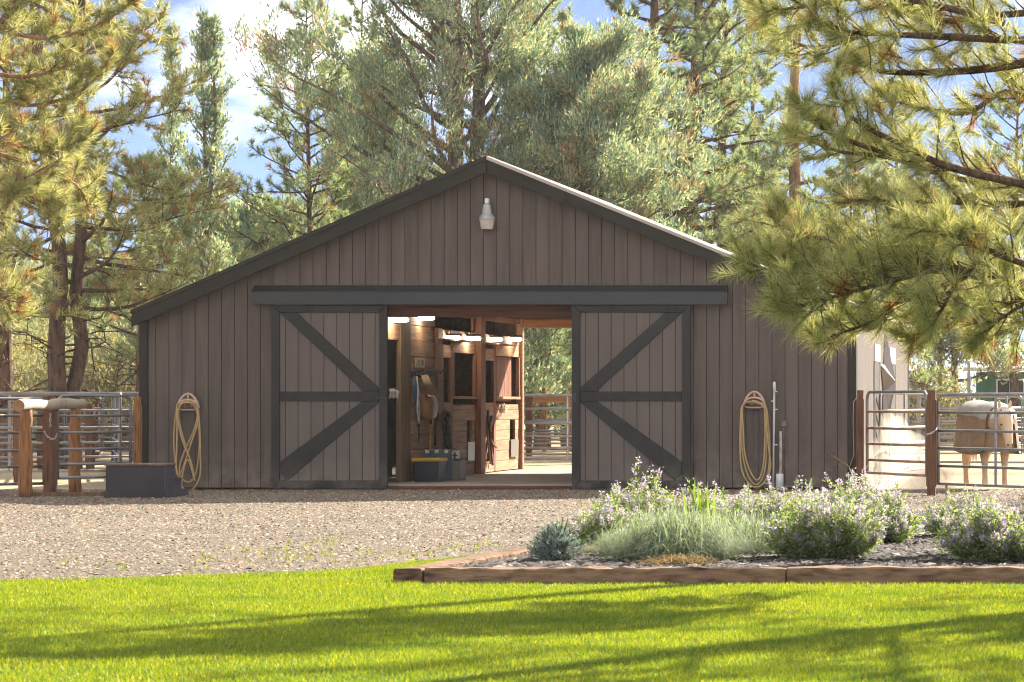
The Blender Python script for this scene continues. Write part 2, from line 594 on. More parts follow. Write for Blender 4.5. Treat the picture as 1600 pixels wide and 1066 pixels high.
# lawn: edge follows the photo
edge_px = [(-900, 915), (-300, 911), (0, 908), (200, 903), (400, 897), (560, 889), (640, 880), (720, 870), (812, 862)]
edge = [G(x, F * ZC / (y - YV)) for x, y in edge_px]
edge += [V((edge[-1].x + .25, edge[-1].y - .2, 0)), G(760, 23.2), V((30, 23.2 + YC, 0))]
LAWN_Z = .006
b = MB()
pl = [(30, YC - 20, LAWN_Z), (-40, YC - 20, LAWN_Z), (-40, edge[0].y, LAWN_Z)] + [(e.x, e.y, LAWN_Z) for e in edge]
b.add(pl, [tuple(range(len(pl)))])
lawn = tag(b.build('lawn', M['turf']), kind='structure')


def lawn_y(x):
    """far edge of the lawn at world x (numpy)"""
    xs = np.array([-60] + [e.x for e in edge[:9]] + [edge[8].x + .3, 60])
    ys = np.array([edge[0].y] + [e.y for e in edge[:9]] + [22.5 + YC, 22.5 + YC])
    return np.interp(x, xs, ys)


rng = np.random.default_rng(7)


def frustum_points(n, d0, d1, margin, rng, power=1.0):
    d = d0 + (d1 - d0) * rng.random(n) ** power
    wmax = (1600.0 * d1 / F + 2 * margin)
    # area-uniform: reject on width
    w = 1600.0 * d / F + 2 * margin
    keep = rng.random(n) < w / wmax
    d, w = d[keep], w[keep]
    x = XC + (0 - XV) * d / F - margin + rng.random(len(d)) * w
    return x, d + YC


# grass blades
x, y = frustum_points(690000, 12.6, 25.8, 1.2, rng)
ly = lawn_y(x) + rng.normal(0, .10, len(x)) + .08 * np.sin(x * 5.3) + .05 * np.sin(x * 13.1)
thin = np.clip((ly - y) / .7, .08, 1)
k = (y < ly) & (rng.random(len(x)) < thin)
x, y = x[k], y[k]
n = len(x)
clump = .5 + .5 * np.sin(x * 3.1 + np.sin(y * 2.3) * 2) * np.sin(y * 4.7 + x)
h = (.014 + .014 * rng.random(n)) * (.85 + .35 * clump)
w = .0018 + .0016 * rng.random(n)
a = rng.random(n) * 2 * np.pi
la = rng.random(n) * 2 * np.pi
ll = h * rng.random(n) * .75
v = np.empty((n, 3, 3), np.float32)
v[:, 0] = np.stack([x - np.cos(a) * w, y - np.sin(a) * w, np.full(n, LAWN_Z)], 1)
v[:, 1] = np.stack([x + np.cos(a) * w, y + np.sin(a) * w, np.full(n, LAWN_Z)], 1)
v[:, 2] = np.stack([x + np.cos(la) * ll, y + np.sin(la) * ll, LAWN_Z + h], 1)
o = np_mesh('lawn_grass', v.reshape(-1, 3), np.arange(3 * n).reshape(-1, 3), M['grass'])
tag(o, 'short bright green lawn grass in front of the gravel yard', 'grass', kind='stuff')


def pebbles(name, x, y, z, smin, smax, flat, mat, label, cat, rng, long=1.0):
    n = len(x)
    s = smin + (smax - smin) * rng.random(n) ** 2
    a = rng.random(n) * 2 * np.pi
    asp = 1 + (long - 1) * rng.random(n)
    v = np.empty((n, 5, 3), np.float32)
    ca, sa = np.cos(a), np.sin(a)
    for k in range(4):
        t = k * np.pi / 2 + rng.normal(0, .25, n)
        r = s * (.7 + .5 * rng.random(n))
        ux, uy = r * np.cos(t) * asp, r * np.sin(t)
        v[:, k] = np.stack([x + ux * ca - uy * sa, y + ux * sa + uy * ca, z + s * flat * rng.normal(.0, .35, n)], 1)
    v[:, 4] = np.stack([x + s * rng.normal(0, .3, n), y + s * rng.normal(0, .3, n), z + s * flat * (.6 + .9 * rng.random(n))], 1)
    base = np.arange(n)[:, None] * 5
    t = np.concatenate([base + np.array([[0, 1, 4]]), base + np.array([[1, 2, 4]]), base + np.array([[2, 3, 4]]), base + np.array([[3, 0, 4]])], 0)
    o = np_mesh(name, v.reshape(-1, 3), t, mat)
    return tag(o, label, cat, kind='stuff')


# planting bed outline (world)
BF = 22.5 + YC
bx0 = G(636, 22.5).x
BED = [(bx0, BF + .1), (G(835, 25.6).x + .1, 25.6 + YC), (G(900, 29).x, 29 + YC), (G(1010, 33).x, 33 + YC), (G(1200, 36).x, 36 + YC), (G(1420, 37).x, 37 + YC), (G(1700, 36).x, 36 + YC), (G(2100, 33).x, 33 + YC), (G(2100, 22.5).x, BF + .1)]
bxs = np.array([p[0] for p in BED[:-1]])
bys = np.array([p[1] for p in BED[:-1]])


def in_bed(x, y, off=0.0):
    yb = np.interp(x, bxs, bys)
    return (x > bx0) & (y > BF) & (y < yb + off)


def bed_z(x, y):
    yb = np.interp(x, bxs, bys)
    t = np.clip((yb - y) / np.maximum(yb - BF, .5), 0, 1)
    return np.where(in_bed(x, y), .015 + .055 * np.sin(np.clip(t, 0, 1) * np.pi * .5), 0.0)


gx = np.linspace(bx0, BED[-1][0], 60)
gv, gf = [], []
for i, xx in enumerate(gx):
    yb = np.interp(xx, bxs, bys)
    for j in range(25):
        yy = BF + .05 + (yb - BF - .05) * j / 24
        zz = float(bed_z(np.array(xx + .001), np.array(yy - .001))) + .012 * math.sin(xx * 7 + yy * 5) * math.sin(yy * 9) * (j < 24) - (.03 if j == 24 else 0)
        gv.append((xx, yy, zz))
for i in range(59):
    for j in range(24):
        a0 = i * 25 + j
        gf.append((a0, a0 + 25, a0 + 26, a0 + 1))
o = np_mesh('planting_bed', gv, gf, M['soil'], smooth=True)
tag(o, kind='structure')

x, y = frustum_points(125000, 21.8, 47.0, 1.5, rng)
k = (y > lawn_y(x) - .12 * rng.random(len(x))) & ~in_bed(x, y, -.6 * rng.random(len(x))) & (y < -.03)
x, y = x[k], y[k]
pebbles('gravel_stones', x, y, 0.0, .006, .022, .62, M['stone'], 'sunlit tan gravel and wood chips covering the yard before the barn', 'gravel', rng, 1.8)
x, y = frustum_points(200000, 22.6, 37, .5, rng)
k = in_bed(x, y, .5 * rng.random(len(x)))
x, y = x[k][:26000], y[k][:26000]
pebbles('mulch_chips', x, y, bed_z(x, y) + .004, .013, .044, .45, M['chip'], 'dark bark mulch spread between the flowering plants', 'mulch', rng, 2.4)

# ------------------------------------------------------------------ the barn
XL, XR, DEP = fx(218), fx(1337), 11.0
RX, RZ = fx(766), fz(246)
EL = (fx(213), fz(487))
ER = (fx(1352), fz(483))
OPL, OPR, OPT = -1.85, 1.79, 2.93


def roof_z(x):
    if x < RX:
        return RZ + (x - RX) * (RZ - EL[1]) / (RX - EL[0])
    return RZ + (x - RX) * (ER[1] - RZ) / (ER[0] - RX)


barn = thing('barn', (0, 0, 0), 'brown barn with dark trim, low gable roof and open sliding doors', 'barn')


def topline(x0, x1, drop):
    pts = [(x0, roof_z(x0) - drop)]
    if x0 < RX < x1:
        pts.append((RX, RZ - drop))
    pts.append((x1, roof_z(x1) - drop))
    return pts


# front wall backing (grooves show it)
b = MB()
for (x0, x1, zb) in ((XL, OPL, .02), (OPL, OPR, OPT), (OPR, XR, .02)):
    poly = [(x1, zb), (x0, zb)] + topline(x0, x1, .04)
    b.prism_y(poly, 0.0, .09)
front = b.build('front_wall', M['groove'], barn)
step, x = .2048, fx(694.4) - .2048 * 24
edges = []
while x < XR:
    edges.append(x)
    x += step
bl, br = fx(232), fx(1325)
for x0 in edges:
    a0, a1 = max(x0, bl), min(x0 + step, br)
    if a1 - a0 < .03:
        continue
    segs = [(a0, a1, OPT if OPL < (a0 + a1) / 2 < OPR else .03)]
    for q0, q1, zb in segs:
        q0 += .0028
        q1 -= .0028
        poly = [(q1, zb), (q0, zb)] + topline(q0, q1, .06)
        m = MB()
        m.prism_y(poly, -.013, -.001, .003)
        m.build('board', M['siding'], front)
for x0, x1 in ((fx(218), fx(231.5)), (fx(1325.5), fx(1338))):
    m = MB()
    m.box(x0, x1, -.034, .10, .01, min(roof_z(x0), roof_z(x1)) - .07, .006)
    m.build('corner_trim', M['barge'], barn)

# roof
roofm = MB()
for (xa, za), (xb, zb) in ((EL, (RX, RZ)), ((RX, RZ), ER)):
    vs = []
    for yy in (-.20, DEP + .25):
        vs += [(xa, yy, za - .045), (xb, yy, zb - .045), (xb, yy, zb), (xa, yy, za)]
    roofm.add(vs, [(0, 1, 2, 3), (7, 6, 5, 4), (0, 4, 5, 1), (1, 5, 6, 2), (2, 6, 7, 3), (3, 7, 4, 0)])
roof = roofm.build('roof', M['roof'], barn)
for (xa, za), (xb, zb) in ((EL, (RX - .0015, RZ)), ((RX + .0015, RZ), ER)):
    m = MB()
    m.prism_y([(xa, za - .245), (xb, zb - .245), (xb, zb - .012), (xa, za - .012)], -.245, -.203, .004)
    m.build('barge_board', M['barge'], roof)
    m = MB()
    m.prism_y([(xa - .01 * (xa < 0), za - .052), (xb, zb - .052), (xb, zb + (.012 if xa < -1 else -.006)), (xa - .01 * (xa < 0), za + (.012 if xa < -1 else -.006))], -.262, -.247, .002)
    m.build('roof_edge_flashing', M['barge'] if xa < xb and xa < -1 else M['roof'], roof)
    # soffit
m = MB()
m.obox((RX - .05, -.2, RZ + .0), (RX - .05, DEP + .25, RZ + .0), .10, .02)
m.build('ridge_cap', M['roof'], roof)

# other walls
def clap(mb, axis, lo, hi, step, z0, z1f, pos, thick, sgn):
    """vertical siding boards on a wall facing +-x"""
    q = lo
    while q < hi - .01:
        q1 = min(q + step, hi)
        xs = sorted((pos, pos + sgn * thick))
        mb.box(xs[0], xs[1], q + .004, q1 - .004, z0, z1f)
        q = q1


m = MB()
m.box(XR - .09, XR - .001, .092, DEP, .02, roof_z(XR) - .06)
sidew = m.build('side_wall', M['groove'], barn)
m = MB()
clap(m, 1, .10, DEP - .12, .2048, .03, roof_z(XR) - .08, XR, .016, 1)
m.build('siding', M['siding'], sidew)['kind'] = 'stuff'
m = MB()
m.box(XR + .001, XR + .03, DEP - .118, DEP + .02, .02, roof_z(XR) - .07, .004)
m.build('corner_trim', M['barge'], barn)
# tall side-wall openings with pale trim; dark sheets stand for the shade inside
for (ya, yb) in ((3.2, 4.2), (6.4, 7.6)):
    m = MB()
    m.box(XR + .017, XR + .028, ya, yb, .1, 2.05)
    dr = m.build('side_opening_shade', M['dark'], barn)
    m = MB()
    m.box(XR + .017, XR + .034, ya - .09, ya - .002, .05, 2.05)
    m.box(XR + .017, XR + .034, yb + .002, yb + .09, .05, 2.05)
    m.build('frame', M['siding'], dr)
    m = MB()
    m.box(XR + .017, XR + .036, ya - .02, yb + .02, 2.052, 2.34)
    m.build('transom', M['white'], dr)
m = MB()
m.box(XL + .001, XL + .09, .092, DEP, .02, roof_z(XL) - .06)
sw2 = m.build('side_wall', M['siding'], barn)
m = MB()
for (x0, x1, zb) in ((XL + .001, OPL, .02), (OPL, OPR, 2.84), (OPR, XR - .001, .02)):
    m.prism_y([(x1, zb), (x0, zb)] + topline(x0, x1, .06), DEP + .002, DEP + .09)
m.build('rear_wall', M['inner'], barn)
# floor, sill, loft
m = MB()
m.box(OPL - .4, OPR + .4, .10, DEP + .6, 0, .075, .004)
m.build('floor', M['concrete'], barn)
m = MB()
m.box(OPL - .1, OPR + .1, -.02, .085, .0, .055, .008)
m.build('door_sill', M['loft'], barn)
m = MB()
m.box(-3.7, 3.7, .1, DEP - .01, 3.16, 3.2)
loft = m.build('loft_floor', M['loft'], barn)
for k in range(10):
    m = MB()
    yy = .25 + k * 1.15
    m.box(-3.68, 3.68, yy, yy + .06, 2.97, 3.158)
    m.build('joist', M['loft'], loft)
m = MB()
m.box(OPL - .1, OPR + .1, .095, .19, 2.70, 2.96)
m.build('header_beam', M['loft'], loft)
m = MB()
m.box(OPL + .0, OPR, DEP - .10, DEP - .005, 2.80, 2.96, .004)
m.build('lintel', M['lintel'], barn)

# stall wall (plane x = OPL, facing the aisle)
def wd(px):
    return (XC - OPL) * F / (XV - px)


def wy(cx):                 # crop-2 pixel -> world y on the stall wall
    return wd(590 + cx * .3002) + YC


def wz(cx, cy):
    px, py = 590 + cx * .3002, 470 + cy * .3002
    return ZC + (YV - py) * wd(px) / F


m = MB()
m.box(OPL - .10, OPL - .06, .1, .2, .07, 3.0)
stall = m.build('stall_wall', M['inner'], barn)


def wbox(name, ya, yb, za, zb, x0, x1, mat, bev=.004):
    m = MB()
    m.box(OPL + x0, OPL + x1, ya, yb, za, zb, bev)
    return m.build(name, mat, stall)


yd0, yd1 = wy(60), wy(113)
wbox('post', wy(113), wy(163), .075, 2.9, -.05, .03, M['jamb'])
wbox('plank', .11, wy(163), 2.36, 2.62, -.045, .0, M['stall'])
wbox('plank', .11, wy(163), 2.63, 2.9, -.045, .004, M['stall'])
ytk0, ytk1 = wy(165), wy(298)
z = .08
k = 0
while z < 2.62:
    hgt = .255
    wbox('plank', ytk0, ytk1, z, min(z + hgt - .008, 2.85), -.045, -.004 + .006 * (k % 3), M['stall'])
    z += hgt
    k += 1
wbox('plank', ytk0, ytk1, z, 2.9, -.045, .0, M['stall'])
wbox('post', wy(300), wy(324), .075, 2.62, -.06, .05, M['stall_post'])
# two stalls
for (p0, dn0, dn1, w0, w1, p1, ztop) in ((324, 330, 382, 392, 508, 510, 2.25), (538, 548, 606, 614, 733, 736, 2.25)):
    ya, yb = wy(p0), wy(p1)
    sill = 1.33
    # stall door: narrow, with window above and cross brace below
    d0, d1 = wy(dn0), wy(dn1)
    t = min(.12, (d1 - d0) * .12)
    wbox('stall_door_stile', d0 - .06, d0 + t, .09, ztop + .1, -.03, .022, M['stall_post'])
    wbox('stall_door_stile', d1 - t, d1 + .06, .09, ztop + .1, -.03, .022, M['stall_post'])
    wbox('stall_door_rail', d0 + t + .002, d1 - t - .002, 1.12, 1.36, -.03, .018, M['stall'])
    wbox('stall_door_rail', d0 + t + .002, d1 - t - .002, ztop - .12, ztop + .1, -.03, .018, M['stall'])
    wbox('stall_door_rail', d0 + t + .002, d1 - t - .002, .09, .28, -.03, .018, M['stall'])
    for (za, zb) in ((.28, 1.12), (1.12, .28)):
        m = MB()
        m.obox((OPL + .0, d0 + t, za), (OPL + .0, d1 - t, zb), .12, .03, (1, 0, 0))
        m.build('stall_door_brace', M['stall_post'], stall)
    m = MB()
    m.box(OPL - .09, OPL - .07, d0, d1, .1, 1.3)
    m.build('stall_door_panel', M['stall_post'], stall)
    # wide half wall of planks
    y0, y1 = wy(w0), wy(w1)
    z, k = .09, 0
    ha, hb = y0 + (y1 - y0) * .62, y0 + (y1 - y0) * .86      # feed hatch
    while z < sill - .04:
        zt = min(z + .19, sill)
        xo = .004 * (k % 3) - .004
        if .62 < (z + zt) / 2 < 1.0:
            wbox('plank', y0, ha, z, zt - .006, -.045, xo, M['stall'])
            wbox('plank', hb, y1, z, zt - .006, -.045, xo, M['stall'])
        else:
            wbox('plank', y0, y1, z, zt - .006, -.045, xo, M['stall'])
        z += .19
        k += 1
    wbox('window_ledge', y0 - .03, y1 + .03, z, z + .05, -.05, .035, M['stall'])
    wbox('plank', y0, y1, ztop - .02, ztop + .20, -.045, .004, M['stall'])
    wbox('window_jamb', y0 - .03, y0 + .04, z + .052, ztop - .022, -.05, .02, M['stall_post'])
    wbox('window_jamb', y1 - .04, y1 + .03, z + .052, ztop - .022, -.05, .02, M['stall_post'])
    wbox('head_board', ya, yb, ztop + .202, ztop + .36, -.045, .012, M['stall'])
    wbox('hood_board', ya, ya + (yb - ya) * .6, ztop + .17, ztop + .20, .014, .16, M['stall_post'])
    # steel feed hatch flap
    fl = MB()
    fl.box(OPL + .014, OPL + .034, ha - .05, hb + .06, .33, .66)
    fl.build('feed_hatch_flap', M['silver'], stall)
# boarded window in the second stall
y0, y1 = wy(618), wy(712)
q = y0
while q < y1 - .05:
    wbox('plank', q, min(q + .195, y1), 1.38, 2.22, -.065, -.05, M['stall_post'])
    q += .2
wbox('post', wy(511), wy(534), .075, 3.0, -.06, .10, M['stall_post'])
wbox('post', wy(738), DEP + .0, .075, 2.96, -.06, .06, M['stall'])
wbox('top_plate', wy(300), DEP - .12, 2.86, 2.96, -.06, .02, M['stall_post'])
wbox('post', wy(505) - .1, wy(511), 2.62, 2.86, -.05, .0, M['stall_post'])
# wall on the far side of the aisle, behind the open door
m = MB()
m.box(OPR + .05, OPR + .09, .1, DEP - .01, .076, 2.9)
m.build('aisle_wall', M['inner'], barn)
# added dark sheet behind the stalls, their shade put into its colour
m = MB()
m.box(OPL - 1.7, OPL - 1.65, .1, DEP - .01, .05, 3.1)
m.build('stall_shade_sheet', M['dark'], barn)

# track cover over the doors
m = MB()
x0, x1 = fx(398), fx(1138)
m.add([(x0, -.02, fz(446)), (x1, -.02, fz(446)), (x1, -.17, fz(456.5)), (x0, -.17, fz(456.5)), (x1, -.17, fz(475.5)), (x0, -.17, fz(475.5)), (x1, -.02, fz(475.5)), (x0, -.02, fz(475.5)),
       ],
      [(0, 1, 2, 3), (3, 2, 4, 5), (5, 4, 6, 7), (7, 6, 1, 0), (0, 3, 5, 7), (1, 6, 4, 2)])
track = m.build('door_track_cover', M['track'], barn)
m = MB()
m.box(x0 + .09, x1, -.176, -.171, fz(476.5), fz(474))
m.build('drip_edge', M['track'], track)
for k in range(1, 3):
    m = MB()
    xx = x0 + (x1 - x0) * k / 3
    m.box(xx - .001, xx + .001, -.173, -.171, fz(474), fz(457))
    m.build('joint', M['groove'], track)

# sliding doors
def door(pxl, pxr, mir):
    x0, x1 = fx(pxl), fx(pxr)
    zt, zb = fz(477.5), fz(763.5)
    m = MB()
    m.box(x0 + .01, x1 - .01, -.10, -.055, zb + .01, zt - .005)
    d = m.build('sliding_door', M['groove'], barn)
    if not mir:
        d['label'] = 'sliding door hanging beside the dark doorway end'
    s = .135
    zm0, zm1 = fz(627), fz(612)
    # boards
    q = x0 + s - .12
    while q < x1 - .05:
        a0, a1 = max(q, x0 + .02), min(q + .2, x1 - .02)
        for za, zbb in ((zb + .02, zm0 + .05), (zm0 + .056, zt - .02)):
            mm = MB()
            mm.prism_y([(a1 - .003, za), (a0 + .003, za), (a0 + .003, zbb), (a1 - .003, zbb)], -.114, -.101, .003)
            mm.build('board', M['door_siding'], d)
        q += .2
    def bar(poly, name, y=-.140):
        mm = MB()
        mm.prism_y(poly, y, -.115, .005)
        mm.build(name, M['trim'], d)
    bar([(x0, zb), (x0, zt - .001), (x0 + s, zt - .112), (x0 + s, zb + .13)], 'stile')
    bar([(x1, zb), (x1, zt - .001), (x1 - s, zt - .112), (x1 - s, zb + .13)], 'stile')
    bar([(x0 + .003, zt), (x1 - .003, zt), (x1 - s, zt - .113), (x0 + s, zt - .113)], 'rail')
    bar([(x0 + .003, zb), (x1 - .003, zb), (x1 - s, zb + .128), (x0 + s, zb + .128)], 'rail')
    xa, xb = x0 + s + .002, x1 - s - .002
    bar([(xa, zm0), (xb, zm0), (xb, zm1), (xa, zm1)], 'rail')
    w = .26
    if not mir:    # braces meet at the inner (right-hand) end of the middle rail
        bar([(xa, zt - .116), (xa + w, zt - .116), (xb, zm1 + .06), (xb, zm1 + .003), (xb - w * .92, zm1 + .003)], 'brace', -.136)
        bar([(xa, zb + .13 + .10), (xa + .0, zb + .13 + .29), (xb - w, zm0 - .003), (xb, zm0 - .003), (xb, zm0 - .02), (xa + .12, zb + .14)], 'brace', -.136)
    else:
        bar([(xb, zt - .116), (xb - w, zt - .116), (xa, zm1 + .06), (xa, zm1 + .003), (xa + w * .92, zm1 + .003)], 'brace', -.136)
        bar([(xb, zb + .13 + .10), (xb, zb + .13 + .29), (xa + w, zm0 - .003), (xa, zm0 - .003), (xa, zm0 - .02), (xb - .12, zb + .14)], 'brace', -.136)
    # latch
    mm = MB()
    zc = (zm0 + zm1) / 2
    if not mir:
        mm.box(x1 - .16, x1 - .02, -.150, -.141, zc - .035, zc + .0)
        mm.tube([(x1 - .14, -.16, zc - .01), (x1 - .03, -.16, zc - .01)], .008, 6)
    else:
        mm.box(x0 + .02, x0 + .07, -.150, -.141, zc - .09, zc + .05)
    mm.build('latch', M['track'], d)
    mm = MB()
    for xx in (x0 + .06, x1 - .06):
        mm.box(xx - .04, xx + .04, -.155, -.141, zb + .02, zb + .06)
    mm.build('floor_guide', M['track'], d)
    return d


d1 = door(427.5, 608.5, False)
d2 = door(895.5, 1081, True)
d1['label'] = 'brown plank sliding door with black frame, pushed open beside the tack doorway'
d2['label'] = 'brown plank sliding door with black frame, pushed open beside the rear gate view'

# ------------------------------------------------------------------ things on and by the barn
# gable lamp
lx, ly_, lz = fx(763), -.10, fz(356)
t = thing('wall_lamp', (lx, -.02, lz), 'pale metal security lamp mounted high on the barn gable', 'lamp')
m = MB()
m.lathe([(.078, .214), (.078, .225), (.070, .29), (.056, .355), (.045, .365)], (lx, ly_, lz), 18)
m.build('ballast_housing', M['lampmetal'], t)
m = MB()
m.box(lx - .032, lx + .032, ly_ - .03, ly_ + .05, lz + .366, lz + .455, .012)
m.build('photocell', M['white'], t)
m = MB()
m.lathe([(.120, .118), (.122, .135), (.112, .165), (.080, .213)], (lx, ly_, lz), 18)
m.build('shade', M['lampmetal'], t)
m = MB()
m.lathe([(.086, -.03), (.092, -.02), (.116, .116)], (lx, ly_, lz), 36)
for i in range(len(m.v)):
    if i % 2:
        v_ = V(m.v[i])
        m.v[i] = (lx + (v_.x - lx) * .955, ly_ + (v_.y - ly_) * .955, v_.z)
m.build('lens', M['lens'], t)
m = MB()
m.box(lx - .04, lx + .04, ly_ + .04, -.018, lz + .24, lz + .32, .008)
m.build('wall_bracket', M['lampmetal'], t)


# hose hangers and hoses
def hanger(cx, top, bot, where):
    xc, zt, zb = fx(cx), fz(top), fz(bot)
    y = -.10
    t = thing('hose_hanger', (xc, -.02, zb), f'tan plastic hose hanger on the barn wall {where}', 'hose hanger', 'hose hangers on the barn front')
    w, h = .165, zt - zb
    m = MB()
    arc = []
    for k in range(15):
        a = math.pi * k / 14
        arc.append((xc + math.cos(a) * w * (1 - .18 * math.sin(a)), y, zb + .03 + math.sin(a) * (h - .03)))
    m.tube(arc, .020, 7)
    m.build('arch', M['hanger'], t, True)
    m = MB()
    m.tube([(xc + math.cos(math.pi * k / 10) * w * .92, y - .02, zb + .075 + math.sin(math.pi * k / 10) * .085) for k in range(11)], .017, 7)
    m.build('inner_arch', M['hanger'], t, True)
    m = MB()
    m.tube([(xc - w, y - .01, zb + .03), (xc - w * .6, y - .01, zb + .006), (xc + w * .6, y - .01, zb + .006), (xc + w, y - .01, zb + .03)], .015, 7)
    m.build('lower_rim', M['hanger'], t, True)
    m = MB()
    m.tube([(xc, y - .005, zb + .165), (xc, y - .005, zt - .02)], .014, 6)
    m.tube([(xc - .06, y - .01, zb + .06), (xc - .02, y - .01, zb + .12), (xc + .05, y - .01, zb + .10), (xc + .06, y - .01, zb + .05)], .011, 6)
    m.build('spoke', M['hanger'], t, True)
    m = MB()
    m.box(xc - .10, xc + .10, y + .02, -.019, zb + .03, zb + .20, .01)
    m.build('mounting_plate', M['leather'], t)
    return t


hanger(297, 615.5, 641, 'above the crossed hose loops')
hanger(1180, 612.5, 637.5, 'above the plain oval hose loops')


def hose(name, loops, label, base, extra=None):
    t = thing(name, base, label, 'hose', 'coiled garden hoses on the barn front')
    for k, pts in enumerate(loops):
        y = -.125 - .014 * (k % 4)
        cl = [V((fx(px), y + .004 * math.sin(i * 2.1 + k), fz(py))) for i, (px, py) in enumerate(pts)]
        # Catmull-Rom, closed
        out = []
        n = len(cl)
        for i in range(n):
            p0, p1, p2, p3 = cl[i - 1], cl[i], cl[(i + 1) % n], cl[(i + 2) % n]
            for s in range(5):
                u = s / 5
                out.append(.5 * ((2 * p1) + (-p0 + p2) * u + (2 * p0 - 5 * p1 + 4 * p2 - p3) * u * u + (-p0 + 3 * p1 - 3 * p2 + p3) * u ** 3))
        m = MB()
        m.tube(out, .0135, 7, False, True)
        m.build('loop', M['hose'], t, True)
    return t


hose('garden_hose', [
    [(283, 632), (278, 652), (276, 690), (280, 735), (292, 752), (306, 750), (303, 728), (295, 700), (286, 668), (283, 645), (290, 630), (300, 628)],
    [(311, 632), (313, 650), (306, 676), (294, 702), (286, 725), (286, 742), (296, 753), (308, 745), (314, 720), (316, 690), (314, 655), (314, 640), (305, 629)],
    [(281, 634), (282, 660), (281, 700), (280, 728), (284, 744), (291, 730), (304, 690), (314, 660), (311, 640), (302, 630), (290, 630)],
    [(312, 634), (317, 664), (318, 705), (318, 740), (310, 760), (299, 767), (289, 758), (292, 735), (299, 718), (310, 752), (303, 720), (291, 690), (283, 655), (286, 634), (298, 629)],
], 'tan garden hose hanging in crossed loops behind the mounting block', (fx(297), -.13, fz(767)))
hose('garden_hose', [
    [(1163, 632), (1159, 650), (1158, 700), (1161, 735), (1172, 755), (1186, 762), (1200, 745), (1204, 710), (1202, 665), (1197, 634), (1180, 629)],
    [(1164, 632), (1161, 660), (1162, 705), (1170, 742), (1184, 757), (1196, 738), (1199, 700), (1198, 655), (1194, 634), (1180, 630)],
    [(1163, 634), (1163, 668), (1166, 710), (1175, 738), (1186, 750), (1194, 730), (1197, 690), (1197, 650), (1196, 636), (1180, 629)],
    [(1162, 634), (1160, 672), (1159, 716), (1164, 742), (1178, 760), (1194, 756), (1205, 735), (1205, 715), (1200, 672), (1198, 640), (1180, 628)],
], 'tan garden hose hanging in plain oval loops beside the white pole', (fx(1180), -.13, fz(763)))

# white pole with hooks
xx = fx(1211)
t = thing('water_pipe', (xx, -.09, 0), 'tall thin white pipe standing against the barn wall with side hooks', 'pipe')
m = MB()
m.tube([(xx - .02, -.09, 0), (xx - .01, -.09, .8), (xx, -.09, fz(608))], .016, 8)
m.build('pole', M['pvc'], t, True)
m = MB()
m.tube([(xx, -.09, fz(611)), (xx, -.09, fz(598)), (xx, -.09, fz(596.5))], [.024, .024, .012], 8)
m.build('cap', M['white'], t, True)
for py, sg in ((612, 1), (627, -1), (640, 1), (695, 1)):
    m = MB()
    m.tube([(xx, -.09, fz(py)), (xx + sg * .05, -.09, fz(py))], .009, 6)
    m.build('hook', M['white'], t)
xx = fx(1220.5)
t = thing('flaking_stake', (xx, -.07, 0), 'rusty flaking stake set in a white sleeve beside the tall pipe', 'stake')
m = MB()
m.tube([(xx, -.08, .2), (xx + .004, -.08, .6), (xx, -.08, fz(674))], [.026, .023, .020], 7)
m.build('post', surf('flaking_paint', (.50, .42, .36), .8, .5, 9, (1, 1, .4), 0, .6, .004, 20, (.12, .06, .04)), t)
m = MB()
m.tube([(xx - .01, -.10, 0), (xx - .01, -.10, fz(741)), (xx - .01, -.10, fz(740))], [.063, .060, .050], 12)
m.build('sleeve', M['white'], t, True)
xx = fx(1226)
t = thing('outlet_box', (xx, -.02, fz(667)), 'small brown electrical box and conduit on the barn wall', 'outlet box')
m = MB()
m.box(xx - .045, xx + .04, -.09, -.018, fz(667), fz(657), .008)
m.build('box', M['siding'], t)
for dx in (-.012, .014):
    m = MB()
    m.tube([(xx + dx, -.03, 0.02), (xx + dx, -.03, fz(667))], .010, 6)
    m.build('conduit', M['siding'], t)
# leaning stick and wire by the gate post
a, b_ = P(1299, 711, 46.8), P(1327, 731, 46.7)
m = MB()
m.tube([a, (a + b_) / 2 + V((0, 0, .01)), b_], [.02, .022, .018], 7)
o = m.build('wooden_handle', M['jamb'], None, True, origin=b_)
tag(o, 'short brown stick jutting out near the barn corner by the gate post', 'stick')
m = MB()
pts = [P(1327, 731, 46.6), P(1333, 745, 46.5), P(1336, 762, 46.4), P(1338, 768, 46.3)]
m.tube(pts, .005, 5)
pts = [P(1327, 731, 46.6), P(1334, 712, 46.5), P(1334, 700, 46.4), P(1333, 660, 46.3), P(1334, 628, 46.2), P(1338, 622, 46.2)]
m.tube(pts, .006, 5)
o = m.build('hanging_wire', M['rope'], None, True, origin=P(1336, 768, 46.4))
tag(o, 'loose thin wire hanging from the post at the barn corner', 'wire')

# barn star on the sunny side wall
sy, sz_, sr = 5.3, 1.72, .92
t = thing('barn_star', (XR + .03, sy, sz_), 'dark five-pointed metal star on the sunlit side wall', 'star')
m = MB()
vs, fs = [(XR + .22, sy, sz_)], []
for k in range(10):
    a = math.pi / 2 + k * math.pi / 5
    r = sr if k % 2 == 0 else sr * .40
    vs.append((XR + .03, sy + r * math.cos(a), sz_ + r * math.sin(a)))
fs = [(0, k + 1, (k + 1) % 10 + 1) for k in range(10)] + [tuple(range(10, 0, -1))]
m.add(vs, fs)
m.build('star_face', M['star'], t)

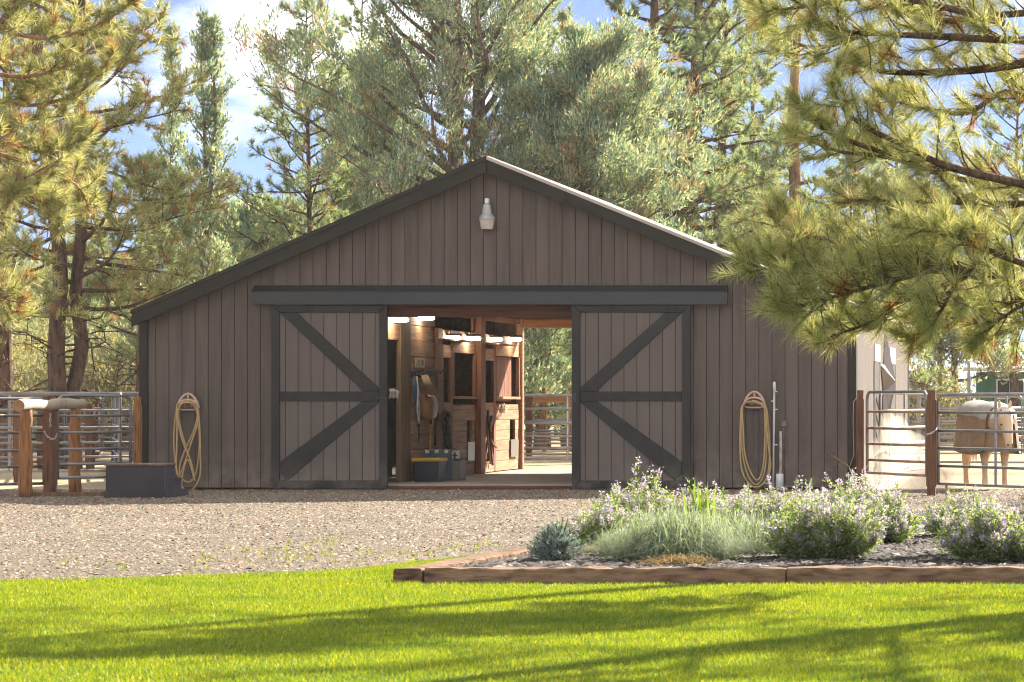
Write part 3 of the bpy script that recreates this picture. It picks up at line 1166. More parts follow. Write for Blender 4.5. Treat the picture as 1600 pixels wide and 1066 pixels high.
# mounting block
d0 = 42.9
bx, by = G(165, d0).x, d0 + YC
t = thing('mounting_block', (bx, by, 0), 'black wooden mounting block with steps at the foot of the barn', 'mounting block')
W_, H_ = .83, .475
m = MB()
m.box(bx, bx + W_, by, by + .46, .0, H_ - .022, .006)
m.build('upper_step', M['block'], t)
m = MB()
m.box(bx + W_ + .001, bx + W_ + .012, by + .006, by + .455, .004, H_ - .024)
m.build('side_panel', M['blue_block'], t)
m = MB()
m.box(bx - .015, bx + W_ + .03, by - .015, by + .48, H_ - .02, H_ + .012, .006)
m.build('tread', M['block_top'], t)
m = MB()
m.box(bx + .01, bx + W_ + .01, by + .463, by + .78, 0, .24, .006)
m.build('middle_step', M['blue_block'], t)
m = MB()
m.box(bx + .0, bx + W_ + .02, by + .464, by + .79, .242, .262, .005)
m.build('tread', M['block'], t)
m = MB()
m.box(bx + .01, bx + W_ + .01, by + .793, by + 1.10, 0, .10, .006)
m.build('lower_step', M['blue_block'], t)
m = MB()
m.box(bx - .02, bx + W_ + .03, by - .022, by - .008, 0, .085, .004)
m.build('skirt_board', M['block'], t)

# hitching rail
p1, p2 = G(40, 43.2), G(117, 45.6)
t = thing('hitching_rail', (p1 + p2) / 2, 'log hitching rail on two orange-brown posts beside the corral gate', 'hitching rail')
for (p, r0) in ((p1, .092), (p2, .088)):
    m = MB()
    n = 9
    pts = [p + V((.012 * math.sin(i * 1.7 + r0 * 90), .0, 1.27 * i / (n - 1))) for i in range(n)]
    m.tube(pts, [r0 * (1.06 - .14 * i / (n - 1) + .02 * math.sin(i * 2.6)) for i in range(n)], 14)
    m.build('post', M['weathered'], t, True)
aa, bb = P(29, 634, 42.7), P(129, 630.5, 46.2)
m = MB()
n = 14
m.tube([aa.lerp(bb, i / (n - 1)) + V((0, 0, .012 * math.sin(i * .9))) for i in range(n)], [.086 + .005 * math.sin(i * 1.9) - .010 * i / n for i in range(n)], 16, False)
m.build('log', M['log'], t, True)
dv = (bb - aa).normalized()
for p, r0, sgn in ((aa, .0855, -1), (bb, .0765, 1)):
    m = MB()
    m.tube([p + dv * sgn * .002, p + dv * sgn * .012], r0, 16)
    m.build('log_end', M['log_end'], t)

# wood posts of the pens
def wpost(px, d, top, w, mat, label, group='wooden posts of the corral fences', wy_=None):
    p = G(px, d)
    zt = ZC + (YV - top) * d / F
    m = MB()
    n = 6
    bm = bmesh.new()
    bmesh.ops.create_cube(bm, size=1)
    bmesh.ops.bevel(bm, geom=bm.edges[:], offset=.09, segments=2, affect='EDGES')
    for v in bm.verts:
        v.co = V((p.x + v.co.x * w, p.y + v.co.y * (wy_ or w), zt / 2 + v.co.z * zt))
        v.co.x += .006 * math.sin(v.co.z * 5 + px)
    m.bm(bm)
    o = m.build('fence_post', mat, None, False, origin=(p.x, p.y, 0))
    return tag(o, label, 'post', group)


wpost(78.5, 44.7, 620, .175, M['redpost'], 'dark red-brown gate post with chain, standing behind the hitching rail')
wpost(214.5, 46.3, 620, .11, M['weathered'], 'square brown post between the corral gate and the barn corner')
wpost(1344, 46.6, 610, .12, M['redpost'], 'red-brown post at the barn corner where the gate hinges')
wpost(1456, 43.9, 610, .145, M['redpost'], 'thick red-brown post between the gate and the horse pen')
# ground sill timber under the rail
m = MB()
a, b_ = G(52, 43.5, .03), G(163, 43.6, .03)
m.obox(a, b_, .09, .06)
tag(m.build('ground_board', M['jamb'], None, origin=a), 'low weathered board lying between hitching rail and mounting block', 'board')


def chain(name, label, pts, r=.010):
    m = MB()
    for i in range(len(pts) - 1):
        a, b_ = V(pts[i]), V(pts[i + 1])
        n = max(1, int((b_ - a).length / .028))
        for k in range(n):
            c = a.lerp(b_, (k + .5) / n)
            d = (b_ - a).normalized()
            u = d.orthogonal().normalized()
            u = Quaternion(d, (k % 2) * math.pi / 2 + .4) @ u
            ring = [c + d * math.cos(q) * .021 + u * math.sin(q) * .011 for q in [j * math.pi / 4 for j in range(8)]]
            m.tube(ring, .0042, 4, False, True)
    o = m.build(name, M['chain'], None, True, origin=pts[0])
    return tag(o, label, 'chain')


chain('chain', 'steel chain looped round the dark red-brown post behind the hitching rail', [P(69, 674, 44.5), P(74, 682, 44.45), P(80, 686, 44.4), P(86, 686, 44.4), P(89, 678, 44.5)])
chain('chain', 'short hanging chain end below the hitching log', [P(79, 646, 44.5), P(78.5, 656, 44.5), P(79, 667, 44.5)])
chain('chain', 'steel chain round the thick post beside the horse pen', [P(1448, 679, 43.7), P(1455, 677, 43.65), P(1461, 673, 43.65), P(1465, 668, 43.7)])


def arc_pts(c, r, a0, a1, ux, n=5):
    return [c + ux * math.cos(a0 + (a1 - a0) * k / n) * r + V((0, 0, 1)) * math.sin(a0 + (a1 - a0) * k / n) * r for k in range(n + 1)]


def tube_gate(name, a, b, za, zb, rails, r, mat, label, cat, group=None, braces=(), legs=True, topr=.12, mat2=None):
    """a, b: ground points; za/zb = (bottom, top) heights; rails: fractions of the height"""
    a, b = V(a), V(b)
    t = thing(name, (a.x, a.y, 0), label, cat, group)
    ux = V((b.x - a.x, b.y - a.y, 0))
    L = ux.length
    ux.normalize()
    z0, z1 = za
    def pt(s, z):
        q = a + ux * s
        return V((q.x, q.y, z))
    path = [pt(0, z0)] + arc_pts(pt(topr, z1 - topr), topr, math.pi, math.pi / 2, ux) + arc_pts(pt(L - topr, z1 - topr), topr, math.pi / 2, 0, ux) + [pt(L, z0)]
    m = MB()
    m.tube(path, r * 1.1, 8, True)
    m.build('frame', mat, t, True)
    for fr in rails:
        z = z0 + (z1 - z0) * fr
        m = MB()
        m.tube([pt(0, z), pt(L * .5, z - .004), pt(L, z)], r, 7)
        m.build('rail', mat2 or mat, t, True)
    for s in braces:
        m = MB()
        m.obox(pt(s * L, z0), pt(s * L, z1), r * 1.2, r * 1.5, ux)
        m.build('brace', mat, t)
    return t


def hgt(py, d):
    return ZC + (YV - py) * d / F


# gate between the posts on the corral side and panel running out of frame
a, b_ = G(90, 45.0), G(204, 46.1)
tube_gate('corral_gate', a, b_, (hgt(748, 45.5), hgt(618.5, 45.5)), None, [0.02, .18, .36, .56, .76], .022, M['steel'], 'grey tubular corral gate between the chained post and the barn', 'gate', 'tubular gates and panels', (1.0,))
a, b_ = G(-260, 42.6), G(69, 44.7)
tube_gate('tubular_fence', a, b_, (hgt(757, 44.2), hgt(623, 44.2)), None, [0.0, .2, .39, .6, .8], .022, M['steel'], 'grey tubular fence panel joining the chained post from the picture edge', 'fence panel', 'tubular gates and panels', ())
a, b_ = G(1355, 46.3), G(1448, 44.3)
tube_gate('corral_gate', a, b_, (hgt(741, 45.2), hgt(612.5, 45.2)), None, [0.0, .16, .36, .555, .76], .022, M['steel'], 'rusty grey tubular gate closing the gap beside the barn corner', 'gate', 'tubular gates and panels', (), mat2=M['rust'])
a, b_ = G(1466, 43.9), G(1790, 40.2)
tube_gate('tubular_fence', a, b_, (hgt(756, 43.9), hgt(616.5, 43.9)), None, [0.0, .2, .4, .595, .8], .022, M['steel'], 'grey tubular panel of the horse pen next to the thick post', 'fence panel', 'tubular gates and panels', (.295,))
m = MB()
m.obox(G(1479, 43.75, 0), G(1479, 43.75, .19), .035, .035, (0, 1, 0))
tag(m.build('support_stake', M['rust'], None, origin=G(1479, 43.75)), 'short rusty foot under the horse pen panel', 'foot')

# pens behind: panels copied along runs
proto = tube_gate('tubular_fence', (0, 0, 0), (3.5, 0, 0), (.18, 1.52), None, [0, .18, .36, .56, .78], .022, M['steel'], 'x', 'fence panel', 'tubular panels of the pens behind', (.5,))
PANEL_USED = [False]


def run(p0, p1, label):
    p0, p1 = V(p0), V(p1)
    d = p1 - p0
    n = max(1, round(d.length / 3.5))
    for k in range(n):
        o = copy_tree(proto) if PANEL_USED[0] else proto
        PANEL_USED[0] = True
        q = p0.lerp(p1, k / n)
        o.location = q
        o.rotation_euler = (0, 0, math.atan2(d.y, d.x))
        o.scale = (d.length / n / 3.56, 1, 1)
        o['label'] = label if n == 1 else label + ', ' + ['first', 'second', 'third', 'fourth', 'fifth', 'sixth'][k] + ' from the left'


run(G(-220, 51), G(250, 52.5), 'grey tubular panel behind the hitching rail, first row')
run(G(-120, 60), G(330, 60), 'grey tubular panel behind the hitching rail, middle row')
run(G(-60, 72), G(380, 73), 'small far tubular panel behind the hitching rail')
run(G(188, 52), G(176, 60), 'grey tubular panel running away from the viewer behind the corral gate')
run(G(1375, 50.5), G(1450, 54), 'grey tubular panel behind the gate at the barn corner')
run(G(1395, 60), G(1760, 59), 'grey tubular panel in the row behind the horse')
run(G(1400, 70), G(1800, 70), 'far tubular panel in the paddock beyond the horse')
run(G(1420, 84), G(1800, 84), 'farthest tubular panel in the paddock beyond the horse')
run(G(816, 62.8), G(960, 62.0), 'tubular gate seen through the rear doorway of the barn')
run(G(795, 69), G(985, 69.5), 'tubular panel behind the rear gate, seen through the barn')
run(G(800, 76), G(1010, 76), 'far tubular panel seen through the rear doorway of the barn')
for (px, d, top, w, lb) in ((30, 50.5, 632, .16, 'dark pen post seen just behind the left upright of the hitching rail'), (141, 60, 632, .16, 'dark pen post seen through the middle of the corral gate'),
                            (182, 60, 628, .17, 'thickest dark pen post seen through the corral gate near the barn'), (150, 73, 627, .15, 'small far pen post seen through the middle of the corral gate'),
                            (66, 60, 640, .16, 'dark pen post between hitching rail uprights, beside the chained post'), (8, 72, 630, .16, 'far dark pen post at the picture edge'), (115, 73, 628, .16, 'small far pen post behind the second hitching rail upright')):
    wpost(px, d, top, w, M['redpost'], lb, 'dark posts of the pens behind')
wpost(1514, 62, 567, .07, M['steel'], 'tall thin steel post standing behind the horse', 'steel posts of the paddock')
wpost(1436, 70, 606, .1, M['steel'], 'thin steel post in the paddock beside the barn wall', 'steel posts of the paddock')
wpost(827, 76, 612, .16, M['redpost'], 'dark post seen through the rear doorway', 'dark posts of the pens behind')
for k, px in enumerate((800, 850, 893)):
    wpost(px, 84, 606, .12, M['weathered'], ['wooden rail fence post nearest the stalls, seen through the barn', 'middle wooden rail fence post seen through the barn', 'wooden rail fence post next to the door edge, seen through the barn'][k], 'posts of the far rail fence')
for z in (1.45,):
    m = MB()
    m.obox(G(790, 83.9, z), G(930, 83.9, z), .05, .16)
    tag(m.build('fence_rail', M['lintel'], None, origin=G(790, 83.9, z)), 'red-brown wooden rail of the fence seen through the barn', 'rail')
# grey slab lying in the pen, by the gate
m = MB()
a = G(168, 52, .25)
m.box(a.x, a.x + .75, a.y, a.y + .5, .0, .32, .02)
tag(m.build('feed_trough', M['pvc'], None, origin=(a.x, a.y, 0)), 'pale low trough on the ground behind the corral gate', 'trough')

# ------------------------------------------------------------------ in the aisle
emi = bpy.data.materials.new('lamp_glow')
emi.use_nodes = True
eb = emi.node_tree.nodes['Principled BSDF']
eb.inputs['Base Color'].default_value = (.8, .76, .7, 1)
eb.inputs['Emission Color'].default_value = (1.0, .88, .70, 1)
eb.inputs['Emission Strength'].default_value = 26.0
names = ['nearest the open door edge', 'second from the open door edge', 'third from the open door edge', 'fourth from the open door edge', 'fifth, over the second stall', 'last, at the rear doorway']
for k, (c0, c1, cy, off) in enumerate(((65, 160, 100, .02), (215, 295, 90, .02), (355, 432, 194, .0), (460, 535, 197, .0), (583, 648, 202, .0), (687, 748, 201, .0))):
    # the lamp sticks out of the wall, so its two ends lie at one depth: solve for the wall end
    px0 = 590 + c0 * .3002
    px1 = 590 + c1 * .3002
    d = wd(px0)
    q0, q1 = P(px0, 470 + cy * .3002, d), P(px1, 470 + cy * .3002, d)
    t = thing('aisle_lamp', q0, 'lit white lamp in the barn aisle, ' + names[k], 'lamp', 'lit lamps along the barn aisle')
    m = MB()
    m.box(q0.x - .02, q1.x + .02, q0.y - .07, q0.y + .07, q0.z + .035, q0.z + .075, .01)
    m.build('lamp_base', M['black'], t)
    m = MB()
    for j in range(1):
        L = q1.x - q0.x
        m.tube([V((q0.x + .002, q0.y, q0.z)), V((q0.x + .03, q0.y, q0.z)), V((q1.x - .03, q0.y, q0.z)), V((q1.x, q0.y, q0.z))], [.018, .034, .034, .02], 10)
    m.build('lamp_tube', emi, t, True)
    m = MB()
    m.tube([V((q0.x + .08, q0.y, q0.z + .075)), V((q0.x + .08, q0.y, 2.97))], .006, 5)
    m.build('hanger_wire', M['black'], t)

FZ = .076


def C3(cx, cy, d):
    """crop of the tack corner: (600,560)-(760,770) at 5.076x"""
    return P(600 + cx / 5.076, 560 + cy / 5.076, d)


# totes
d = 48.55
a = C3(228, 960, d)
t = thing('storage_tote', (a.x, a.y, FZ), 'dark storage tote with yellow lid on the barn floor', 'tote')
x0, x1 = a.x, C3(440, 960, d).x
m = MB()
m.add([(x0 + .03, d + YC, FZ), (x1 - .03, d + YC, FZ), (x1 - .03, d + YC + .42, FZ), (x0 + .03, d + YC + .42, FZ),
       (x0, d + YC - .02, FZ + .33), (x1, d + YC - .02, FZ + .33), (x1, d + YC + .44, FZ + .33), (x0, d + YC + .44, FZ + .33)],
      [(0, 3, 2, 1), (4, 5, 6, 7), (0, 1, 5, 4), (1, 2, 6, 5), (2, 3, 7, 6), (3, 0, 4, 7)])
m.build('tub', M['tote'], t)
m = MB()
m.box(x0 - .02, x1 + .03, d + YC - .045, d + YC + .46, FZ + .331, FZ + .385, .015)
m.build('lid', M['yellow'], t)
d = 49.5
a, b_ = C3(330, 800, d), C3(530, 800, d)
t = thing('storage_crate', (a.x, d + YC, FZ), 'blue-grey lidded crate standing behind the yellow-lidded tote', 'crate')
m = MB()
m.box(a.x, b_.x, d + YC, d + YC + .45, FZ, C3(0, 745, d).z, .02)
m.build('tub', M['bluegrey'], t)
m = MB()
m.box(a.x - .015, b_.x + .015, d + YC - .015, d + YC + .465, C3(0, 744, d).z, C3(0, 727, d).z, .008)
m.build('lid', M['bluegrey'], t)
for cx in (345, 420, 497):
    m = MB()
    q = C3(cx, 738, d)
    m.box(q.x - .03, q.x + .03, d + YC - .03, d + YC - .016, q.z - .03, q.z + .025)
    m.build('clasp', M['white'], t)
d = 49.6
a, b_ = C3(465, 965, d), C3(600, 965, d)
t = thing('metal_feed_box', (b_.x - .3, d + YC, FZ), 'streaked silver metal box with hanging latch beside the totes', 'box')
xx1 = b_.x
m = MB()
m.box(C3(525, 0, d).x, xx1, d + YC, d + YC + .5, FZ, C3(0, 808, d).z, .01)
m.build('body', M['silver'], t)
m = MB()
m.box(C3(532, 0, d).x, xx1 + .01, d + YC - .02, d + YC + .52, C3(0, 800, d).z, C3(0, 735, d).z, .012)
m.build('lid', M['paper'], t)
m = MB()
q = C3(565, 770, d)
m.box(q.x - .012, q.x + .012, d + YC - .032, d + YC - .021, q.z - .06, q.z + .05)
m.box(q.x - .04, q.x + .04, d + YC - .032, d + YC - .021, q.z - .01, q.z + .01)
m.build('latch', M['dark_rope'], t)
for k, cx in enumerate((472, 490, 508)):
    m = MB()
    q = C3(cx, 0, d)
    m.box(q.x - .028, q.x + .028, d + YC - .02 + .06 * k, d + YC + .0 + .06 * k, FZ, C3(0, 815 + 10 * k, d).z)
    m.build('rail_slat', M['silver'], t)
# broom, pole
q0, q1 = C3(367, 730, 50.2), C3(367, 520, 50.3)
m = MB()
m.tube([V((q0.x, q0.y, FZ + .2)), q0, q1], .016, 7)
t = thing('broom', (q0.x, q0.y, FZ), 'yellow wooden broom handle leaning on the tack wall', 'broom')
m.build('handle', M['broom'], t, True)
m = MB()
m.box(q0.x - .14, q0.x + .14, q0.y - .03, q0.y + .03, FZ + .0, FZ + .2, .01)
m.build('head', M['dark_rope'], t)
# wall tack: saddle bag, ropes, halter, hanging straps
def wall_pt(cx, cy, off=.06):
    px, py = 600 + cx / 5.076, 560 + cy / 5.076
    d = (XC - OPL - off) * F / (XV - px)
    return V((OPL + off, d + YC, ZC + (YV - py) * d / F))


def smooth_path(pts, n=5):
    out = []
    for i in range(len(pts) - 1):
        p0, p1, p2, p3 = pts[max(i - 1, 0)], pts[i], pts[i + 1], pts[min(i + 2, len(pts) - 1)]
        for s in range(n):
            u = s / n
            out.append(.5 * ((2 * p1) + (-p0 + p2) * u + (2 * p0 - 5 * p1 + 4 * p2 - p3) * u * u + (-p0 + 3 * p1 - 3 * p2 + p3) * u ** 3))
    out.append(pts[-1])
    return out


t = thing('saddle_bag', wall_pt(345, 460), 'brown leather saddle bag hanging under ropes on the tack wall', 'bag')
m = MB()
bm = bmesh.new()
bmesh.ops.create_uvsphere(bm, u_segments=14, v_segments=10, radius=1)
ca, cb = wall_pt(300, 380, .16), wall_pt(390, 380, .16)
c = (ca + cb) / 2
for v in bm.verts:
    z = v.co.z
    v.co = V((c.x + .14 * math.copysign(abs(v.co.x) ** .7, v.co.x), c.y + abs(cb.y - ca.y) * .42 * math.copysign(abs(v.co.y) ** .7, v.co.y), c.z + .20 * math.copysign(abs(z) ** .75, z) - (.03 if z < -.5 else 0)))
m.bm(bm)
m.build('pouch', M['leather'], t, True)
m = MB()
m.tube([wall_pt(325, 290, .2), wall_pt(340, 305, .33), wall_pt(385, 300, .2)], .02, 6)
m.build('flap_edge', M['leather'], t, True)
t = thing('rope_coil', wall_pt(410, 330, .1), 'tan rope coil slung across the tack wall hooks', 'rope')
for k in range(6):
    m = MB()
    m.tube(smooth_path([wall_pt(300 + 9 * k, 135, .10), wall_pt(318 + 10 * k, 190, .2), wall_pt(372 + 8 * k, 280 - 5 * k, .22), wall_pt(405 + 5 * k, 335 - 6 * k, .16)]), .014, 6)
    m.build('strand', M['rope'], t, True)
t = thing('blue_halter', wall_pt(245, 370, .1), 'blue halter hanging on the tack wall hooks', 'halter')
for k in range(4):
    m = MB()
    m.tube(smooth_path([wall_pt(240 + 7 * k, 150, .08), wall_pt(236 + 8 * k, 230, .12), wall_pt(238 + 9 * k, 310 + 12 * k, .12), wall_pt(246 + 6 * k, 370 - 14 * k, .1)]), .016, 5)
    m.build('strap', M['blue_web'], t, True)
t = thing('lead_rope', wall_pt(275, 670, .1), 'pale lead rope with dark snap hanging on the tack wall', 'rope')
m = MB()
m.tube(smooth_path([wall_pt(262, 145, .12), wall_pt(270, 260, .15), wall_pt(264, 400, .15), wall_pt(276, 510, .14), wall_pt(280, 410, .13), wall_pt(274, 250, .12)]), .013, 6)
m.build('rope', M['white_rope'], t, True)
m = MB()
m.tube(smooth_path([wall_pt(272, 520, .14), wall_pt(276, 560, .15), wall_pt(278, 620, .14), wall_pt(274, 665, .13)]), [.022] * 4 + [.012] * 12, 6)
m.build('snap', M['dark_rope'], t, True)
t = thing('bridle', wall_pt(400, 520, .1), 'dark leather bridle straps hanging beside the saddle bag', 'bridle')
for k, (x0, x1, z0, z1) in enumerate(((355, 372, 420, 520), (385, 380, 350, 530), (405, 412, 300, 525), (420, 425, 420, 500), (395, 402, 480, 690))):
    m = MB()
    m.tube(smooth_path([wall_pt(x0, z0, .1), wall_pt((x0 + x1) / 2 + 8, (z0 + z1) / 2, .14), wall_pt(x1, z1, .11)]), .018, 5)
    m.build('strap', M['dark_rope'] if k != 1 else M['white_rope'], t, True)
t = thing('hook_rack', wall_pt(330, 130, .03), 'dark row of coat hooks along the tack wall', 'hook rack')
m = MB()
p0, p1 = wall_pt(225, 132, .02), wall_pt(415, 118, .02)
m.obox(p0, p1, .05, .10)
m.build('rack_board', M['dark_rope'], t)
for k in range(7):
    q = p0.lerp(p1, (k + .5) / 7)
    m = MB()
    m.tube([q + V((.02, 0, .02)), q + V((.10, 0, 0)), q + V((.14, 0, .06))], .012, 5)
    m.build('hook', M['dark_rope'], t)
t = thing('white_rope_bundle', P(615, 622, 47.9), 'bundle of white rope hanging in the dark doorway by the door edge', 'rope')
for k in range(9):
    m = MB()
    dd = 47.62 + .02 * (k % 3)
    px = 609 + 1.55 * k
    m.tube(smooth_path([P(px - 1, 608 + abs(k - 3) * .6, dd), P(px + .8, 612, dd - .03), P(px, 618, dd), P(px - .8, 623 - (k % 4), dd)]), .011, 6)
    m.build('strand', M['white_rope'], t, True)
m = MB()
m.box(P(607, 0, 47.7).x, P(624, 0, 47.7).x, .66, .70, P(0, 608, 47.7).z, P(0, 606, 47.7).z)
m.build('peg', M['jamb'], t)
q0, q1 = wall_pt(243, 72, .01), wall_pt(314, -2, .01)
t = thing('notice', (q0 + q1) / 2, 'small pale notice pinned to the tack wall above the hooks', 'notice')
m = MB()
m.box(OPL + .012, OPL + .03, q0.y, q1.y, min(q0.z, q1.z), max(q0.z, q1.z))
m.build('sheet', M['paper'], t)
m = MB()
for (y0, z0, y1, z1) in ((.22, .25, .22, .8), (.22, .25, .42, .25), (.55, .3, .55, .75), (.55, .75, .72, .75), (.72, .3, .72, .75), (.55, .3, .72, .3), (.3, .5, .38, .75), (.8, .25, .8, .8)):
    a = V((OPL + .033, q0.y + (q1.y - q0.y) * y0, q0.z + (q1.z - q0.z) * z0))
    b_ = V((OPL + .033, q0.y + (q1.y - q0.y) * y1, q0.z + (q1.z - q0.z) * z1))
    m.obox(a, b_, .01, .006, (1, 0, 0))
m.build('print', M['ink'], t)
# halters on the stall doors
def C2(cx, cy, off):
    px, py = 590 + cx * .3002, 470 + cy * .3002
    d = (XC - OPL - off) * F / (XV - px)
    return V((OPL + off, d + YC, ZC + (YV - py) * d / F))


t = thing('dark_halter', C2(360, 760, .06), 'black halter and straps hanging on the first stall door', 'halter')
for pts in ([(345, 580), (340, 640), (355, 700), (362, 765)], [(368, 580), (362, 650), (372, 710), (380, 765)], [(352, 600), (366, 660), (352, 720), (372, 768), (405, 776)], [(350, 575), (372, 600), (356, 660), (366, 740)]):
    m = MB()
    m.tube(smooth_path([C2(x, y, .07) for x, y in pts]), .028, 5)
    m.build('strap', M['dark_rope'], t, True)
t = thing('braided_lead', C2(590, 850, .06), 'brown braided lead rope hanging on the second stall door', 'rope')
for pts in ([(572, 572), (580, 640), (586, 720), (592, 800), (598, 855)], [(578, 570), (570, 660), (578, 740), (588, 850)], [(590, 720), (602, 745), (622, 765), (605, 740)]):
    m = MB()
    m.tube(smooth_path([C2(x, y, .07) for x, y in pts]), .022, 5)
    m.build('strand', M['dark_rope'] if pts[0][0] == 572 else M['leather'], t, True)
t = thing('straw_rope', C2(640, 560, .06), 'tangle of straw-coloured twine on the second stall ledge', 'twine')
for k in range(6):
    m = MB()
    m.tube(smooth_path([C2(620 + 8 * k, 535, .06), C2(628 + 7 * k, 560 + 7 * (k % 3), .1), C2(640 + 5 * k, 585 - 5 * (k % 2), .09), C2(645 + 8 * k, 545, .06)]), .008, 5)
    m.build('strand', M['rope'], t, True)

# ------------------------------------------------------------------ foliage
def unit(v):
    return v / np.maximum(np.linalg.norm(v, axis=1, keepdims=True), 1e-6)


def needles(tips, dirs, Mn, L, Wd, rng, cone=(.12, 1.25), back=.14, droop=.0):
    """fans of thin needles round twig tips -> verts, tris"""
    T = len(tips)
    tip = np.repeat(np.asarray(tips, np.float32), Mn, 0)
    dr = unit(np.repeat(np.asarray(dirs, np.float32), Mn, 0))
    n = len(tip)
    ref = np.where(np.abs(dr[:, 2:3]) < .9, np.array([[0, 0, 1.0]]), np.array([[1.0, 0, 0]]))
    u = unit(np.cross(dr, ref))
    v = np.cross(dr, u)
    th = cone[0] + (cone[1] - cone[0]) * rng.random(n)[:, None] ** .8
    ph = rng.random(n)[:, None] * 2 * np.pi
    nd = np.cos(th) * dr + np.sin(th) * (np.cos(ph) * u + np.sin(ph) * v)
    nd[:, 2] -= droop
    nd = unit(nd)
    base = tip - dr * (back * rng.random(n)[:, None])
    ln = (L * (.65 + .5 * rng.random(n)))[:, None]
    end = base + nd * ln
    sd = unit(np.cross(nd, rng.normal(size=(n, 3)))) * Wd * .5
    out = np.empty((n, 3, 3), np.float32)
    out[:, 0] = base - sd
    out[:, 1] = base + sd
    out[:, 2] = end
    return out


def sprays(tips, dirs, Mn, rad, L, Wd, rng, up=.5):
    """small scale-leaf sprays packed round each tip"""
    tip = np.repeat(np.asarray(tips, np.float32), Mn, 0)
    dr = unit(np.repeat(np.asarray(dirs, np.float32), Mn, 0))
    n = len(tip)
    off = rng.normal(size=(n, 3)) * rad * .75 + dr * (rng.random(n)[:, None] - .5) * rad * 2.2
    base = tip + off
    nd = unit(dr * .6 + unit(off) * .45 + rng.normal(size=(n, 3)) * .35 + np.array([[0, 0, up]]))
    ln = (L * (.6 + .7 * rng.random(n)))[:, None]
    sd = unit(np.cross(nd, rng.normal(size=(n, 3)))) * Wd * (.6 + .6 * rng.random(n))[:, None] * .5
    out = np.empty((n, 3, 3), np.float32)
    out[:, 0] = base - sd + nd * ln * .15
    out[:, 1] = base + sd + nd * ln * .15
    out[:, 2] = base + nd * ln
    return out


class Tree:
    def __init__(s, seed):
        s.r = random.Random(seed)
        s.rng = np.random.default_rng(seed)
        s.wood = MB()
        s.tips, s.dirs = [], []

    def limb(s, path, r0, r1, seg=5):
        n = len(path)
        s.wood.tube(path, [r0 + (r1 - r0) * i / (n - 1) for i in range(n)], seg, False)

    def curve(s, p, d, L, n=5, up=0.0, wob=.12):
        pts = [V(p)]
        d = V(d).normalized()
        for i in range(n):
            d = (d + V((s.r.gauss(0, wob), s.r.gauss(0, wob), s.r.gauss(0, wob) + up))).normalized()
            pts.append(pts[-1] + d * L / n)
        return pts

    def tuft(s, p, d):
        s.tips.append(tuple(p))
        s.dirs.append(tuple(d))

    def twigs(s, path, s0, n, L, r, up=.25, tufts=3, sub=True, side=.9, fwd=.55, flat=.55):
        """side twigs with tufts along a limb"""
        N = len(path) - 1
        for k in range(n):
            f = s0 + (1 - s0) * (k + s.r.random()) / n
            q = f * N
            i = min(int(q), N - 1)
            p = path[i].lerp(path[i + 1], q - i)
            t = (path[i + 1] - path[i]).normalized()
            sv = t.cross(V((0, 0, 1)))
            if sv.length < .05:
                sv = V((1, 0, 0))
            sv.normalize()
            sg = 1 if s.r.random() < .5 else -1
            dv = t * fwd + sv * sg * side * s.r.uniform(.4, 1) + V((0, 0, 1)) * s.r.gauss(up, flat)
            l = L * s.r.uniform(.45, 1.1) * (1.15 - .55 * f)
            pts = s.curve(p, dv, l, 3, .12)
            s.limb(pts, r * (1.1 - .5 * f), r * .35, 4)
            dd = pts[-1] - pts[-2]
            s.tuft(pts[-1], dd)
            for j in range(tufts - 1):
                g = s.r.uniform(.35, .95) * 3
                a = min(int(g), 2)
                pp = pts[a].lerp(pts[a + 1], g - a)
                s.tuft(pp, (dd.normalized() + V((s.r.gauss(0, .5), s.r.gauss(0, .5), s.r.gauss(.25, .4)))))
            if sub and l > .35:
                for j in range(2):
                    p2 = pts[1 + j]
                    d2 = (dd.normalized() + V((s.r.gauss(0, .7), s.r.gauss(0, .7), s.r.gauss(.2, .5))))
                    q2 = s.curve(p2, d2, l * .5, 2, .15)
                    s.limb(q2, r * .5, r * .25, 3)
                    s.tuft(q2[-1], q2[-1] - q2[-2])

    def finish(s, name, base, label, cat, bark, leafmat, deadmat, kind, group=None, dead=.06, **kw):
        t = thing(name, base, label, cat, group)
        s.wood.build('trunk', bark, t, True)
        if kind == 'needle':
            tri = needles(s.tips, s.dirs, kw['M'], kw['L'], kw['W'], s.rng, kw.get('cone', (.12, 1.25)), kw.get('back', .14), kw.get('droop', 0))
        else:
            tri = sprays(s.tips, s.dirs, kw['M'], kw['rad'], kw['L'], kw['W'], s.rng, kw.get('up', .5))
        n = len(tri)
        dm = (s.rng.random(len(s.tips)) < dead).astype(np.int32)
        np_mesh('crown', tri.reshape(-1, 3), np.arange(3 * n).reshape(-1, 3), [leafmat, deadmat], t, base, np.repeat(dm, kw['M']))
        return t


